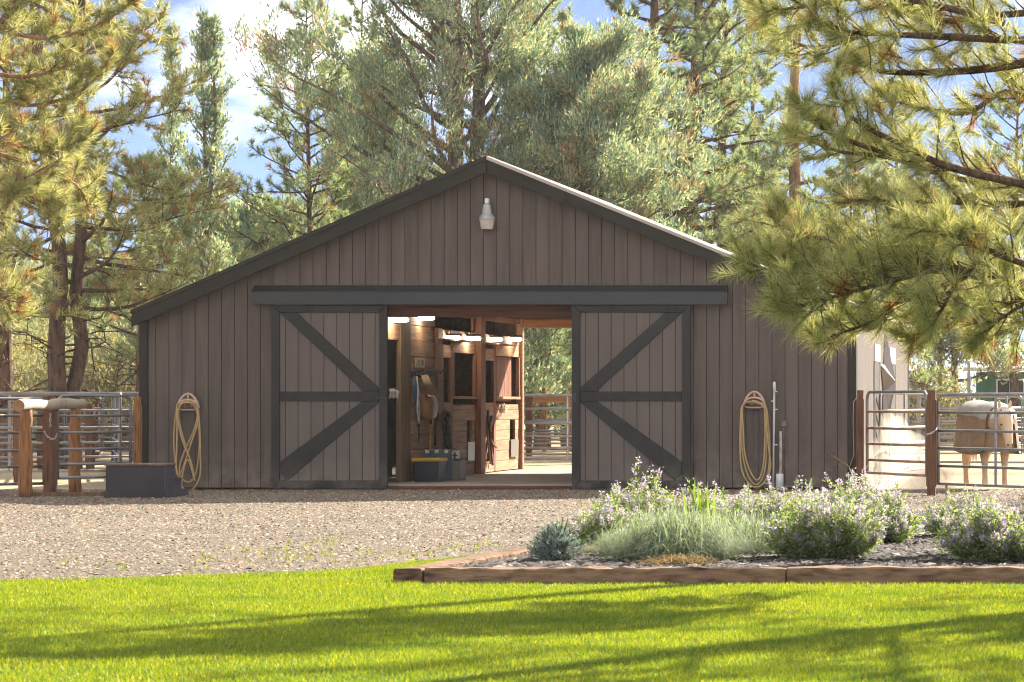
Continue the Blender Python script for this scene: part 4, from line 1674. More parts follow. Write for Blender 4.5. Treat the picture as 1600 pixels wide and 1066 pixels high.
def pine(px, d, H, zc, R, seed, label, nb=60, Mn=24, L=.24, Wd=.016, tr=.22, lean=(0, 0), trunk=None, group=None, bark='bark', leaf='needle_far', ntw=9, bare=8, dead=.06, extra=None, twl=.34, zmax=None, down=0.0):
    s = Tree(seed)
    base = G(px, d)
    if trunk is None:
        trunk = [base + V((lean[0] * k / 8 + s.r.gauss(0, .04) * (k > 0), lean[1] * k / 8, H * k / 8 - (.05 if k == 0 else 0))) for k in range(9)]
    n = len(trunk)
    s.wood.tube(trunk, [tr * (1.12 if i == 0 else 1 - .9 * (trunk[i].z / H) ** .8) for i in range(n)], 10, False)
    if extra:
        for path, r in extra:
            s.wood.tube(path, [r * (1 - .55 * i / len(path)) for i in range(len(path))], 9, False)

    def at(z):
        for i in range(n - 1):
            if trunk[i].z <= z <= trunk[i + 1].z:
                return trunk[i].lerp(trunk[i + 1], (z - trunk[i].z) / max(trunk[i + 1].z - trunk[i].z, 1e-6))
        return trunk[-1]
    for k in range(nb):
        f = ((k + s.r.random()) / nb)
        z = zc + (H - zc) * f ** 1.08
        if zmax and z > zmax:
            continue
        p = at(z)
        a = k * 2.399 + s.r.uniform(-.5, .5)
        ln = R * (.18 + .95 * (1 - f) ** .75) * s.r.uniform(.6, 1.12)
        el = -.12 + .75 * f + s.r.gauss(0, .15) - down
        dv = V((math.cos(a) * math.cos(el), math.sin(a) * math.cos(el), math.sin(el)))
        pts = s.curve(p, dv, ln, 6, .05, .10)
        s.limb(pts, tr * (.30 - .17 * f), .008, 5)
        s.twigs(pts, .34, max(4, int(ntw * (.5 + ln / R * .7))), ln * twl + .10, .012, .28, 3)
        s.tuft(pts[-1], pts[-1] - pts[-2])
    for k in range(bare):
        z = zc * s.r.uniform(.35, 1.0)
        a = s.r.uniform(0, 6.28)
        pts = s.curve(at(z), (math.cos(a), math.sin(a), s.r.uniform(-.35, .2)), R * s.r.uniform(.25, .7), 6, -.02, .28)
        s.limb(pts, tr * .13, .006, 4)
        for j in range(3):
            q = pts[s.r.randint(2, 5)]
            s.limb(s.curve(q, (math.cos(a + s.r.gauss(0, .9)), math.sin(a + s.r.gauss(0, .9)), s.r.uniform(-.5, .2)), R * .22, 4, -.02, .3), .012, .004, 3)
    return s.finish('pine_tree', base, label, 'pine tree', M[bark], M[leaf], M['needle_dead'], 'needle', group, dead, M=Mn, L=L, W=Wd)


def juniper(px, d, H, zc, R, seed, label, nb=60, Mn=46, tr=.2, stems=1, group=None, ntw=9, dead=.08, L=.13, Wd=.045, rad=.15, spire=False, leaf='juniper', lean=0.0, split=.25, zmax=None):
    s = Tree(seed)
    base = G(px, d)
    for st in range(stems):
        off = (st - (stems - 1) / 2)
        path = []
        for k in range(9):
            f = k / 8
            path.append(base + V((off * (split * .3 + split * 2.2 * f) + lean * f + s.r.gauss(0, .05) * (k > 0), s.r.gauss(0, .05), H * f * (1 - .12 * abs(off)) - (.05 if k == 0 else 0))))
        s.wood.tube(path, [tr * (1 - .9 * (k / 8) ** .8) for k in range(9)], 9, False)
        for k in range(nb // stems):
            f = (k + s.r.random()) / (nb // stems)
            z = zc + (H - zc) * f
            if zmax and z > zmax:
                continue
            q = z / H * 8
            i = min(int(q), 7)
            p = path[i].lerp(path[i + 1], q - i)
            a = k * 2.399 + s.r.uniform(-.5, .5)
            if spire:
                ln = R * (.05 + .95 * (1 - f) ** .9) * s.r.uniform(.5, 1.1)
                el = .55 + .4 * f + s.r.gauss(0, .18)
            else:
                ln = R * (.30 + .85 * math.sin(math.pi * min(1, .28 + .72 * f)) ** .8) * s.r.uniform(.5, 1.1)
                el = .12 + .75 * f + s.r.gauss(0, .25)
            dv = V((math.cos(a) * math.cos(el), math.sin(a) * math.cos(el), math.sin(el)))
            pts = s.curve(p, dv, ln, 6, .07, .14)
            s.limb(pts, tr * (.32 - .2 * f), .007, 5)
            s.twigs(pts, .25, max(4, int(ntw * (.5 + ln / R * .6))), ln * .34 + (.05 if spire else .15), .012, .45, 2 if spire else 3)
            s.tuft(pts[-1], pts[-1] - pts[-2])
    return s.finish('juniper_tree', base, label, 'juniper tree', M['bark_grey'], M[leaf], M['juniper_brown'], 'spray', group, dead, M=Mn, rad=rad, L=L, W=Wd)


# pine whose boughs reach in from the right edge, trunk out of frame
s = Tree(11)
D0 = 22.6
tb = V((XC + 1.45, D0 + YC, 0))
trunk = [tb + V((.05 * math.sin(k), .04 * math.cos(k * 1.3), 9.0 * k / 10 - (.05 if k == 0 else 0))) for k in range(11)]
s.wood.tube(trunk, [.26 * (1 - .085 * k) for k in range(11)], 12, False)


def c4(x, y, d):     # crop (1120,0)-(1600,320) at 3.331x
    return P(1120 + x / 3.331, y / 3.331, d)


def c5(x, y, d):     # crop (1120,300)-(1600,600) at 3.333x
    return P(1120 + x / 3.333, 300 + y / 3.333, d)


near = [   # (points, start height on trunk, radius, twigs, twig length)
    ([c4(1700, 215, 22.2), c4(1270, 195, 22.0), c4(930, 180, 21.9), c4(700, 165, 21.8), c4(500, 90, 21.7)], 4.05, .035, 26, .42),
    ([c4(1750, 300, 22.9), c4(1330, 365, 23.0), c4(870, 375, 23.1), c4(740, 325, 23.2)], 3.75, .045, 24, .40),
    ([c4(1750, 990, 21.9), c4(1230, 875, 21.6), c4(980, 760, 21.5), c4(700, 610, 21.4), c4(590, 420, 21.3)], 2.75, .036, 20, .36),
    ([c4(1750, 1010, 22.6), c4(1300, 940, 22.4), c4(900, 820, 22.3), c4(640, 790, 22.2), c4(400, 700, 22.1)], 2.7, .030, 16, .34),
    ([c4(1500, 930, 22.1), c4(1000, 830, 21.9), c4(640, 715, 21.8), c4(520, 640, 21.8), c4(455, 520, 21.7)], 2.75, .026, 13, .32),
    ([c4(1750, 560, 23.1), c4(1500, 480, 23.2), c4(1300, 590, 23.3), c4(1050, 560, 23.4), c4(850, 500, 23.4)], 3.5, .030, 20, .40),
    ([c4(1700, 60, 22.5), c4(1350, 90, 22.6), c4(1100, 120, 22.7), c4(900, 40, 22.7)], 4.3, .030, 20, .42),
    ([c4(1500, 120, 22.0), c4(900, -20, 21.9), c4(500, 30, 21.8), c4(250, 60, 21.8)], 4.5, .030, 20, .40),
    ([c4(800, 170, 22.4), c4(520, 250, 22.4), c4(340, 180, 22.4), c4(210, 60, 22.4)], 4.2, .020, 14, .36),
    ([c5(1750, 520, 22.3), c5(1300, 420, 22.1), c5(1100, 390, 22.0), c5(620, 430, 21.9), c5(430, 440, 21.85), c5(180, 380, 21.8)], 2.35, .048, 50, .50),
    ([c5(1700, 410, 21.5), c5(1400, 300, 21.3), c5(1250, 235, 21.2), c5(1000, 185, 21.1)], 2.45, .030, 18, .34),
    ([c5(1250, 410, 22.2), c5(900, 330, 22.3), c5(600, 260, 22.3), c5(300, 180, 22.3)], 2.4, .022, 34, .44),
    ([c5(1150, 400, 21.8), c5(850, 480, 21.6), c5(560, 560, 21.5), c5(330, 630, 21.5)], 2.35, .022, 32, .42),
    ([c5(1300, 440, 22.5), c5(1000, 560, 22.6), c5(800, 680, 22.6), c5(540, 770, 22.6)], 2.3, .022, 28, .40),
    ([c5(1650, 540, 22.9), c5(1400, 620, 23.0), c5(1150, 680, 23.0), c5(1020, 780, 23.0)], 2.3, .022, 24, .40),
    ([c5(1250, 450, 21.3), c5(1180, 600, 21.2), c5(1120, 700, 21.2)], 2.35, .016, 12, .34),
    ([c5(1650, 560, 22.0), c5(1480, 660, 21.9), c5(1380, 760, 21.9)], 2.25, .016, 14, .36),
    ([c5(1700, 640, 23.3), c5(1560, 700, 23.4), c5(1330, 790, 23.4)], 2.2, .016, 12, .34),
    ([c5(1700, 60, 22.3), c5(1400, 60, 22.2), c5(1100, 50, 22.2), c5(680, 40, 22.1)], 2.8, .026, 20, .36),
    ([c5(1700, 200, 22.8), c5(1480, 190, 22.8), c5(1250, 120, 22.9), c5(1020, 60, 23.0)], 2.65, .026, 18, .36),
]
for pts, z0, r, ntw, tl in near:
    dtr = pts[0].y - YC
    st = V((tb.x, tb.y, z0 - .1))
    if pts[0].x > tb.x - 1.9:
        ctrl = [st, st.lerp(pts[0], .55) + V((0, 0, -.05))] + pts
        path = smooth_path(ctrl, 4)
        s.limb(path, r * 1.25, .007, 7)
    else:
        path = smooth_path(pts, 4)
        s.limb(path, r, .007, 6)
    s0 = .24 if pts[0].x > tb.x - 1.9 else .05
    ntw = int(ntw * 1.75)
    s.twigs(path, s0, ntw, tl * 1.15, .008, .20, 2, False, 1.0, .55, .55)
    s.tuft(path[-1], path[-1] - path[-2])
# boughs on the other sides of the trunk and higher up (they shade the lawn)
for k in range(34):
    z = 1.5 + 6.8 * (k + s.r.random()) / 34
    a = k * 2.399
    el = -.05 + .05 * z + s.r.gauss(0, .1)
    f = (z - 1.5) / 7.5
    if (math.cos(a) < -.3 and z < 4.6) or (math.sin(a) > -.1 and math.cos(a) < .5 and z < 6.5):
        continue
    pts = s.curve((tb.x, tb.y, z), (math.cos(a), math.sin(a), el), 3.6 * (1 - f) * s.r.uniform(.7, 1.1) + .5, 6, .03, .1)
    s.limb(pts, .045 * (1 - .6 * f), .008, 5)
    s.twigs(pts, .3, 15, .55, .010, .25, 3)
for k in range(11):
    a = -2.1 + 1.3 * k / 10
    z = 1.35 + 1.5 * s.r.random()
    pts = s.curve((tb.x, tb.y, z), (math.cos(a), math.sin(a), .02), s.r.uniform(1.4, 2.8), 6, .02, .1)
    s.limb(pts, .035, .008, 5)
    s.twigs(pts, .3, 12, .5, .010, .2, 2)
nearpine = s.finish('pine_tree', tb, 'long-needled pine with cones whose boughs hang in front of the barn corner', 'pine tree', M['bark'], M['needle'], M['needle_dead'], 'needle', None, .06, M=62, L=.180, W=.0046, cone=(.08, 1.05), back=.13)

s = Tree(12)
tb2 = V((XC + 2.9, 18.6 + YC, 0))
s.wood.tube([tb2 + V((0, 0, 7.5 * k / 6 - (.05 if k == 0 else 0))) for k in range(7)], [.2 * (1 - .14 * k) for k in range(7)], 10, False)
for k in range(40):
    z = 1.3 + 5.8 * (k + s.r.random()) / 40
    a = k * 2.399
    f = (z - 1.3) / 6.2
    pts = s.curve((tb2.x, tb2.y, z), (math.cos(a), math.sin(a), .05 + .3 * f), 2.2 * (1 - f) ** .7 * s.r.uniform(.6, 1.05) + .4, 6, .03, .1)
    s.limb(pts, .035 * (1 - .6 * f), .008, 5)
    s.twigs(pts, .3, 13, .55, .010, .25, 2)
s.finish('pine_tree', tb2, 'small pine just outside the picture, its shadow dappling the lawn', 'pine tree', M['bark'], M['needle'], M['needle_dead'], 'needle', None, .05, M=26, L=.18, W=.008)
for (xr, dd, zlo, zhi, rad_, sd_, lb) in ((4.0, 27.0, 4.9, 11.0, 2.4, 13, 'tall pine outside the picture beyond the bed, shading the lawn in streaks'), (1.6, 30.5, 8.2, 13.5, 2.3, 14, 'tallest pine outside the picture, high crown shading the far lawn')):
    s = Tree(sd_)
    t0 = V((XC + xr, dd + YC, 0))
    s.wood.tube([t0 + V((0, 0, zhi * k / 6 - (.05 if k == 0 else 0))) for k in range(7)], [.24 * (1 - .14 * k) for k in range(7)], 10, False)
    for k in range(30):
        f = (k + s.r.random()) / 30
        z = zlo + (zhi - zlo) * f
        a = k * 2.399
        pts = s.curve((t0.x, t0.y, z), (math.cos(a), math.sin(a), .05 + .3 * f), rad_ * (1 - f) ** .7 * s.r.uniform(.6, 1.05) + .4, 6, .03, .1)
        s.limb(pts, .04 * (1 - .6 * f), .008, 5)
        s.twigs(pts, .35, 9, .5, .010, .25, 2)
    s.finish('pine_tree', t0, lb, 'pine tree', M['bark'], M['needle'], M['needle_dead'], 'needle', None, .05, M=22, L=.19, W=.010)

cones = [(215, 20), (905, 50), (540, 240), (580, 225), (575, 395), (625, 400), (440, 515), (325, 690), (865, 615), (900, 640), (765, 775), (815, 850), (935, 265), (1040, 220), (585, 1010), (1345, 410), (925, 1000), (1235, 25)]
m = MB()
prof = [(.004, -.045), (.030, -.035), (.042, -.010), (.038, .015), (.024, .038), (.006, .055)]
m.lathe(prof, (0, 0, 0), 9)
for j in range(34):      # open scales
    f = (j + .5) / 34
    a = j * 2.399
    zz = -.04 + .09 * f
    rr = .044 * math.sin(math.pi * (.16 + .80 * f)) + .004
    c = V((math.cos(a) * rr, math.sin(a) * rr, zz))
    o_ = V((math.cos(a), math.sin(a), .35)).normalized()
    sd = V((-math.sin(a), math.cos(a), 0)) * .011
    m.add([c - sd, c + sd, c + o_ * .020 + V((0, 0, .004))], [(0, 1, 2)])
c0 = m.build('pine_cone', M['cone'], nearpine)
for k, (x, y) in enumerate(cones):
    o = c0 if k == 0 else c0.copy()
    if k:
        COL.objects.link(o)
        o.parent = nearpine
    o.location = c4(x, y, 21.4 + .25 * math.sin(k * 2.1)) - tb
    o.rotation_euler = (math.sin(k) * 1.1, math.cos(k * 1.7) * 1.2, k)
    o.scale = [1.0 + .2 * math.sin(k * 3.3)] * 3

# pine reaching in from the left edge
s = Tree(23)
DL = 39.5
tl_ = G(-190, DL)
trunk = [tl_ + V((.06 * math.sin(k), 0, 11.0 * k / 10 - (.05 if k == 0 else 0))) for k in range(11)]
s.wood.tube(trunk, [.30 * (1 - .085 * k) for k in range(11)], 12, False)
left = [([(-60, 30), (60, 60), (150, 40), (205, 5)], 39.0, 26), ([(-60, 110), (40, 120), (120, 95), (165, 50)], 39.8, 26), ([(-70, 200), (30, 228), (90, 238), (135, 215)], 39.3, 30),
        ([(-60, 150), (50, 165), (130, 140), (175, 90)], 40.1, 24), ([(-60, 260), (30, 300), (70, 320), (95, 350)], 39.6, 24), ([(-60, 330), (0, 330), (20, 300), (45, 290)], 38.8, 14),
        ([(-80, 420), (-30, 452), (5, 465), (28, 455)], 38.6, 18), ([(-80, 460), (-30, 490), (0, 505), (20, 500)], 39.2, 12), ([(-60, 60), (20, 20), (70, -20)], 38.8, 20), ([(-60, 20), (60, -10), (130, -40)], 39.5, 20),
        ([(-60, 230), (60, 260), (120, 290), (140, 330)], 40.2, 20)]
for pts, d, ntw in left:
    pp = [P(x, y, d + .15 * i) for i, (x, y) in enumerate(pts)]
    path = smooth_path([V((tl_.x, tl_.y, pp[0].z - .2))] + pp, 4)
    s.limb(path, .045, .008, 6)
    s.twigs(path, .35, ntw, .55, .011, .25, 3)
    s.tuft(path[-1], path[-1] - path[-2])
for k in range(40):
    z = 3.2 + 7.5 * (k + s.r.random()) / 40
    a = k * 2.399
    pts = s.curve((tl_.x, tl_.y, z), (math.cos(a), math.sin(a), .05 + .04 * z), 2.6 * (1 - (z - 3.2) / 9) + .4, 5, .03, .1)
    s.limb(pts, .04, .008, 5)
    s.twigs(pts, .3, 9, .5, .011, .25, 3)
s.finish('pine_tree', tl_, 'sunlit long-needled pine reaching in over the hitching rail', 'pine tree', M['bark_lit'], M['needle'], M['needle_dead'], 'needle', None, .09, M=44, L=.20, W=.0085, back=.14)

# double-trunked old pine behind the pens
def tp(lst, d):
    return [P(x, y, d) for x, y in lst]


d = 62.0
tr_ = [G(113, d, -.05)] + tp([(113, 617), (122, 575), (128, 542), (124, 500), (118, 465), (122, 420), (127, 367), (124, 300), (122, 200), (124, 100), (128, 0), (130, -200), (132, -420)], d)
ex = [([G(95, d - .3, -.05)] + tp([(91, 617), (88, 560), (90, 500), (95, 440), (92, 380), (80, 300), (70, 200), (60, 90), (50, -60)], d - .3), .20)]
pine(113, d, tr_[-1].z, 3.3, 3.0, 31, 'old double-trunked pine behind the pens on the hitching rail side', 80, 24, .22, .017, .19, (0, 0), tr_, None, 'bark', 'needle', 11, 22, .10, ex)
pine(8, 64, 13.5, 3.6, 2.6, 37, 'slim dark-trunked pine at the picture edge behind the pens', 60, 24, .23, .016, .20, (.1, 0), None, None, 'bark', 'needle_far', 9, 12, .10)
pine(215, 70, 6.8, 2.6, 2.3, 38, 'loose pine leaning over the lower barn eave', 50, 24, .23, .017, .13, (.2, 0), None, None, 'bark', 'needle_far', 9, 14, .06)

# slim see-through spires against the sky
juniper(268, 80, 11.3, 1.5, 1.7, 41, 'thin see-through juniper spire against the sky, the shorter of two', 64, 11, .13, 1, 'juniper spires', 5, .03, .16, .055, .08, True)
juniper(325, 78, 12.0, 1.2, 2.2, 42, 'tall see-through juniper spire with twin leaders against the sky', 120, 11, .16, 2, 'juniper spires', 5, .03, .16, .055, .08, True, 'juniper', 0, .12)
juniper(420, 84, 6.6, .3, 2.3, 43, 'low blue-green juniper rising behind the long barn roof slope', 60, 22, .18, 2, None, 8, .04, .19, .075, .15)
juniper(370, 92, 7.0, .3, 2.3, 52, 'low dusky juniper standing below the tall spires', 60, 22, .18, 2, None, 8, .04, .19, .075, .15)
pine(490, 74, 11.2, 2.2, 2.6, 44, 'open young pine with pointed leader beside the central juniper', 85, 20, .20, .017, .15, (-.2, 0), None, None, 'bark', 'needle_far', 8, 6, .05)
# big juniper over the ridge
s_lab = 'massive blue-green juniper towering directly over the barn ridge'
juniper(722, 68, 14.5, 3.2, 4.6, 45, s_lab, 96, 46, .36, 2, None, 8, .08, .15, .036, .125, False, 'juniper', .15, .30)
juniper(925, 67, 9.4, 3.4, 2.3, 46, 'sunlit yellow-tipped juniper beside the sloping roof edge', 56, 44, .2, 2, None, 8, .10, .15, .038, .115, False)
juniper(590, 78, 10.2, 2.0, 2.5, 53, 'grey-green juniper between the young pine and the ridge juniper', 50, 34, .2, 2, None, 8, .08, .17, .042, .125, False)
# dark tall pines to the side of the ridge
pine(1018, 76, 17, 4.0, 2.6, 47, 'tall dark pine with straight trunk, first of the pair beyond the roof', 78, 26, .22, .018, .30, (.1, 0), None, 'tall dark pines beyond the roof', 'bark', 'needle_far', 9, 16, .03)
pine(1052, 78, 17.5, 3.8, 2.8, 48, 'tall dark pine leaning slightly, second of the pair beyond the roof', 78, 26, .22, .018, .30, (1.0, 0), None, 'tall dark pines beyond the roof', 'bark', 'needle_far', 9, 18, .03)
pine(1125, 82, 15, 3.0, 3.2, 49, 'bushy dark pine standing apart beyond the descending roof', 74, 26, .23, .019, .26, (.1, 0), None, 'tall dark pines beyond the roof', 'bark', 'needle_far', 9, 22, .05)
pine(1242, 84, 19, 3.0, 3.0, 50, 'pine with pale sunlit trunk rising behind the hanging boughs', 85, 24, .23, .019, .30, (.1, 0), None, None, 'bark_lit', 'needle_far', 8, 10, .05, None, .34, 9.0)
pine(1330, 80, 8.5, 2.4, 2.6, 51, 'mid-green pine behind the hanging boughs near the side wall', 60, 24, .22, .019, .2, (.1, 0), None, None, 'bark', 'needle_far', 9, 10, .05)
pine(1395, 98, 11.5, 3.6, 3.0, 57, 'pale distant pine behind the hanging boughs over the side wall', 62, 20, .26, .022, .2, (.1, 0), None, 'distant pines behind the hanging boughs', 'bark', 'needle_far', 8, 6, .05)
pine(1585, 104, 13.0, 4.4, 3.2, 58, 'pale distant pine behind the hanging boughs at the picture edge', 62, 20, .26, .023, .2, (.1, 0), None, 'distant pines behind the hanging boughs', 'bark', 'needle_far', 8, 6, .05)
juniper(1480, 100, 6.4, 2.2, 3.0, 54, 'hazy roundish juniper behind the paddock and steel post', 36, 24, .2, 2, None, 8, .1, .2, .08, .18, False)
pine(560, 90, 13.5, 2.5, 2.8, 59, 'soft distant pine filling the gap beside the ridge juniper', 62, 20, .25, .021, .2, (.1, 0), None, 'distant pines behind the barn roof', 'bark', 'needle_far', 8, 4, .03)
pine(1170, 94, 14.5, 2.5, 3.0, 60, 'soft distant pine filling the gap beyond the descending roof', 62, 20, .25, .021, .2, (.1, 0), None, 'distant pines behind the barn roof', 'bark', 'needle_far', 8, 4, .03)
pine(850, 92, 14.0, 5.0, 2.8, 62, 'soft distant pine standing behind the yellow-tipped juniper', 56, 20, .25, .021, .2, (.1, 0), None, 'distant pines behind the barn roof', 'bark', 'needle_far', 8, 4, .03)
# trees seen through the barn
juniper(842, 90, 5.4, .6, 2.0, 55, 'teal juniper seen in the distance through the rear doorway', 40, 16, .2, 1, 'trees seen through the barn', 9, .03, .15, .06, .18)
juniper(886, 94, 5.8, .5, 1.9, 56, 'second teal juniper in the distance through the rear doorway', 40, 16, .2, 1, 'trees seen through the barn', 9, .03, .15, .06, .18)

# pale brush at the foot of the trees
for k, (px, d, h_, r_) in enumerate(((20, 84, 2.2, 2.2), (60, 92, 3.0, 2.6), (150, 88, 2.6, 2.2), (190, 86, 2.9, 2.4), (240, 92, 3.2, 2.6), (-30, 90, 3.4, 2.6), (1440, 96, 2.4, 1.8), (1500, 110, 2.0, 2.2))):
    s = Tree(70 + k)
    base = G(px, d)
    for j in range(60):
        a = s.r.uniform(0, 6.28)
        el = s.r.uniform(.15, 1.5)
        rr = s.r.uniform(.5, 1) * r_
        pts = s.curve(base + V((0, 0, -.03)), (math.cos(a) * math.cos(el) * r_, math.sin(a) * math.cos(el) * r_, math.sin(el) * h_), (h_ * math.sin(el) + r_ * math.cos(el)) * s.r.uniform(.6, 1), 4, .03, .14)
        s.limb(pts, .02, .005, 3)
        for q in pts[1:]:
            s.tuft(q + V((s.r.gauss(0, .15), s.r.gauss(0, .15), s.r.gauss(0, .1))), (math.cos(a), math.sin(a), 1))
        s.tuft(pts[-1], (0, 0, 1))
    lab = ['pale sunlit brush behind the pens at the picture edge', 'pale tall brush behind the hitching rail pens', 'yellowish brush just beside the double-trunked pine', 'yellowish bush between the double-trunked pine and the barn', 'pale brush peeking out at the barn eave corner', 'tall pale brush at the very picture edge', 'pale scrub beside the end of the sunny side wall', 'low hazy scrub beyond the paddock'][k]
    t = thing('brush', base, lab, 'shrub', 'pale brush behind the pens')
    s.wood.build('stems', M['bark_grey'], t, True)
    tri = sprays(s.tips, s.dirs, 26, .2, .16, .06, s.rng, .6)
    np_mesh('foliage', tri.reshape(-1, 3), np.arange(len(tri) * 3).reshape(-1, 3), M['sage'], t, base)

# far wood behind everything, reads as one mass
r_ = np.random.default_rng(99)
tips, dirs = [], []
wm = MB()
for k in range(74):
    px = -200 + 1560 * (k + r_.random()) / 74
    d = 105 + 45 * r_.random()
    b0 = G(px, d)
    H = 3.6 + 3.2 * r_.random()
    if px > 430 or px < 190:
        H = 6.2 + 4.2 * r_.random() if px > 430 else 5.0 + 3.0 * r_.random()
    R = 1.6 + 1.0 * r_.random()
    wm.tube([b0, b0 + V((0, 0, H * .9))], [.16, .03], 5, False)
    n = 130
    f = r_.random(n)
    a = r_.random(n) * 6.283
    rad = R * np.sqrt(r_.random(n)) * np.clip(1.15 - f, .12, 1) 
    z = .7 + (H - .7) * f
    tips.append(np.stack([b0.x + rad * np.cos(a), b0.y + rad * np.sin(a), z], 1))
    dirs.append(np.stack([np.cos(a), np.sin(a), np.full(n, .5)], 1))
tri = sprays(np.concatenate(tips), np.concatenate(dirs), 14, .28, .36, .15, r_, .5)
# trunks and foliage in one object
wv = np.array(wm.v, np.float32)
wf = []
for f in wm.f:
    for j in range(1, len(f) - 1):
        wf.append((f[0], f[j], f[j + 1]))
vv = np.concatenate([tri.reshape(-1, 3), wv])
ff = np.concatenate([np.arange(len(tri) * 3).reshape(-1, 3), np.array(wf) + len(tri) * 3])
mi = np.concatenate([np.zeros(len(tri)), np.ones(len(wf))])
o = np_mesh('far_woodland', vv, ff, [M['farwood'], M['bark']], None, (0, 0, 0), mi)
tag(o, 'hazy far wood of mixed conifers closing the view behind the barn', 'woodland', kind='stuff')

# green shed beyond the paddock
d = 104
x0, x1 = G(1525, d).x, G(1690, d).x
zt = hgt(581, d)
t = thing('green_shed', (x0, d + YC, 0), 'green shed with pale roof far beyond the horse paddock', 'shed')
gm = surf('shed_green', (.06, .17, .12), .6, .15, 2, (4, 4, .5))
m = MB()
m.box(x0, x1, d + YC, d + YC + 6, -.02, zt, .01)
m.build('wall', gm, t)
m = MB()
m.add([(x0 - .4, d + YC - .5, zt + .02), (x1 + .4, d + YC - .5, zt + .02), (x1 + .4, d + YC + 6.5, zt + 1.0), (x0 - .4, d + YC + 6.5, zt + 1.0),
       (x0 - .4, d + YC - .5, zt + .14), (x1 + .4, d + YC - .5, zt + .14), (x1 + .4, d + YC + 6.5, zt + 1.12), (x0 - .4, d + YC + 6.5, zt + 1.12)],
      [(0, 3, 2, 1), (4, 5, 6, 7), (0, 1, 5, 4), (1, 2, 6, 5), (2, 3, 7, 6), (3, 0, 4, 7)])
m.build('roof', M['white'], t)
for px in (1568, 1590, 1640):
    q = G(px, d)
    m = MB()
    m.box(q.x - .25, q.x + .25, d + YC - .04, d + YC - .005, zt - .95, zt - .25)
    wn_ = m.build('window', M['white'], t)
    m = MB()
    m.box(q.x - .2, q.x + .2, d + YC - .05, d + YC - .041, zt - .9, zt - .3)
    m.build('pane', M['black'], wn_)
for k in range(14):
    q = x0 + (x1 - x0) * (k + .5) / 14
    m = MB()
    m.box(q - .03, q + .03, d + YC - .025, d + YC - .002, .0, zt)
    m.build('batten', gm, t)

# ------------------------------------------------------------------ planting bed
def timber(a, b, w, h, label, seed):
    a, b = V(a), V(b)
    d = (b - a)
    L = d.length
    d.normalize()
    sd = V((-d.y, d.x, 0))
    r = random.Random(seed)
    n = max(4, int(L / .09))
    v, f = [], []
    ring = [(-1, -1), (-.86, -1), (.86, -1), (1, -1), (1, .84), (.84, 1), (-.84, 1), (-1, .84)]
    for i in range(n + 1):
        q = a + d * L * i / n
        for (u, z) in ring:
            j = .005
            v.append(q + sd * (u * w / 2 + r.gauss(0, j)) + V((0, 0, h / 2 + z * h / 2 + (r.gauss(0, j) if z > 0 else 0))))
    k = len(ring)
    for i in range(n):
        for j in range(k):
            f.append((i * k + j, i * k + (j + 1) % k, (i + 1) * k + (j + 1) % k, (i + 1) * k + j))
    f.append(tuple(range(k)))
    f.append(tuple(n * k + j for j in range(k)))
    m = MB()
    m.add(v, f)
    o = m.build('landscape_timber', M['timber'], None, False, origin=a)
    return tag(o, label, 'timber', 'timbers edging the planting bed')


TH = .115
ya = BF + .07
timber((G(663, 22.5).x, ya, 0), (G(1227, 22.5).x, ya, 0), .14, TH, 'long brown bed-edging timber facing the lawn below the fine blue foliage', 1)
timber((G(1229, 22.5).x, ya + .01, 0), (G(1790, 22.5).x, ya + .01, 0), .14, TH + .004, 'bed-edging timber running out of frame below the lavender flower clumps', 2)
p0 = G(637, 22.5)
timber((p0.x, ya - .065, 0), (G(824, 25.7).x, 25.7 + YC, 0), .22, TH - .004, 'short-ended timber running back from the bed corner along the lawn edge', 3)


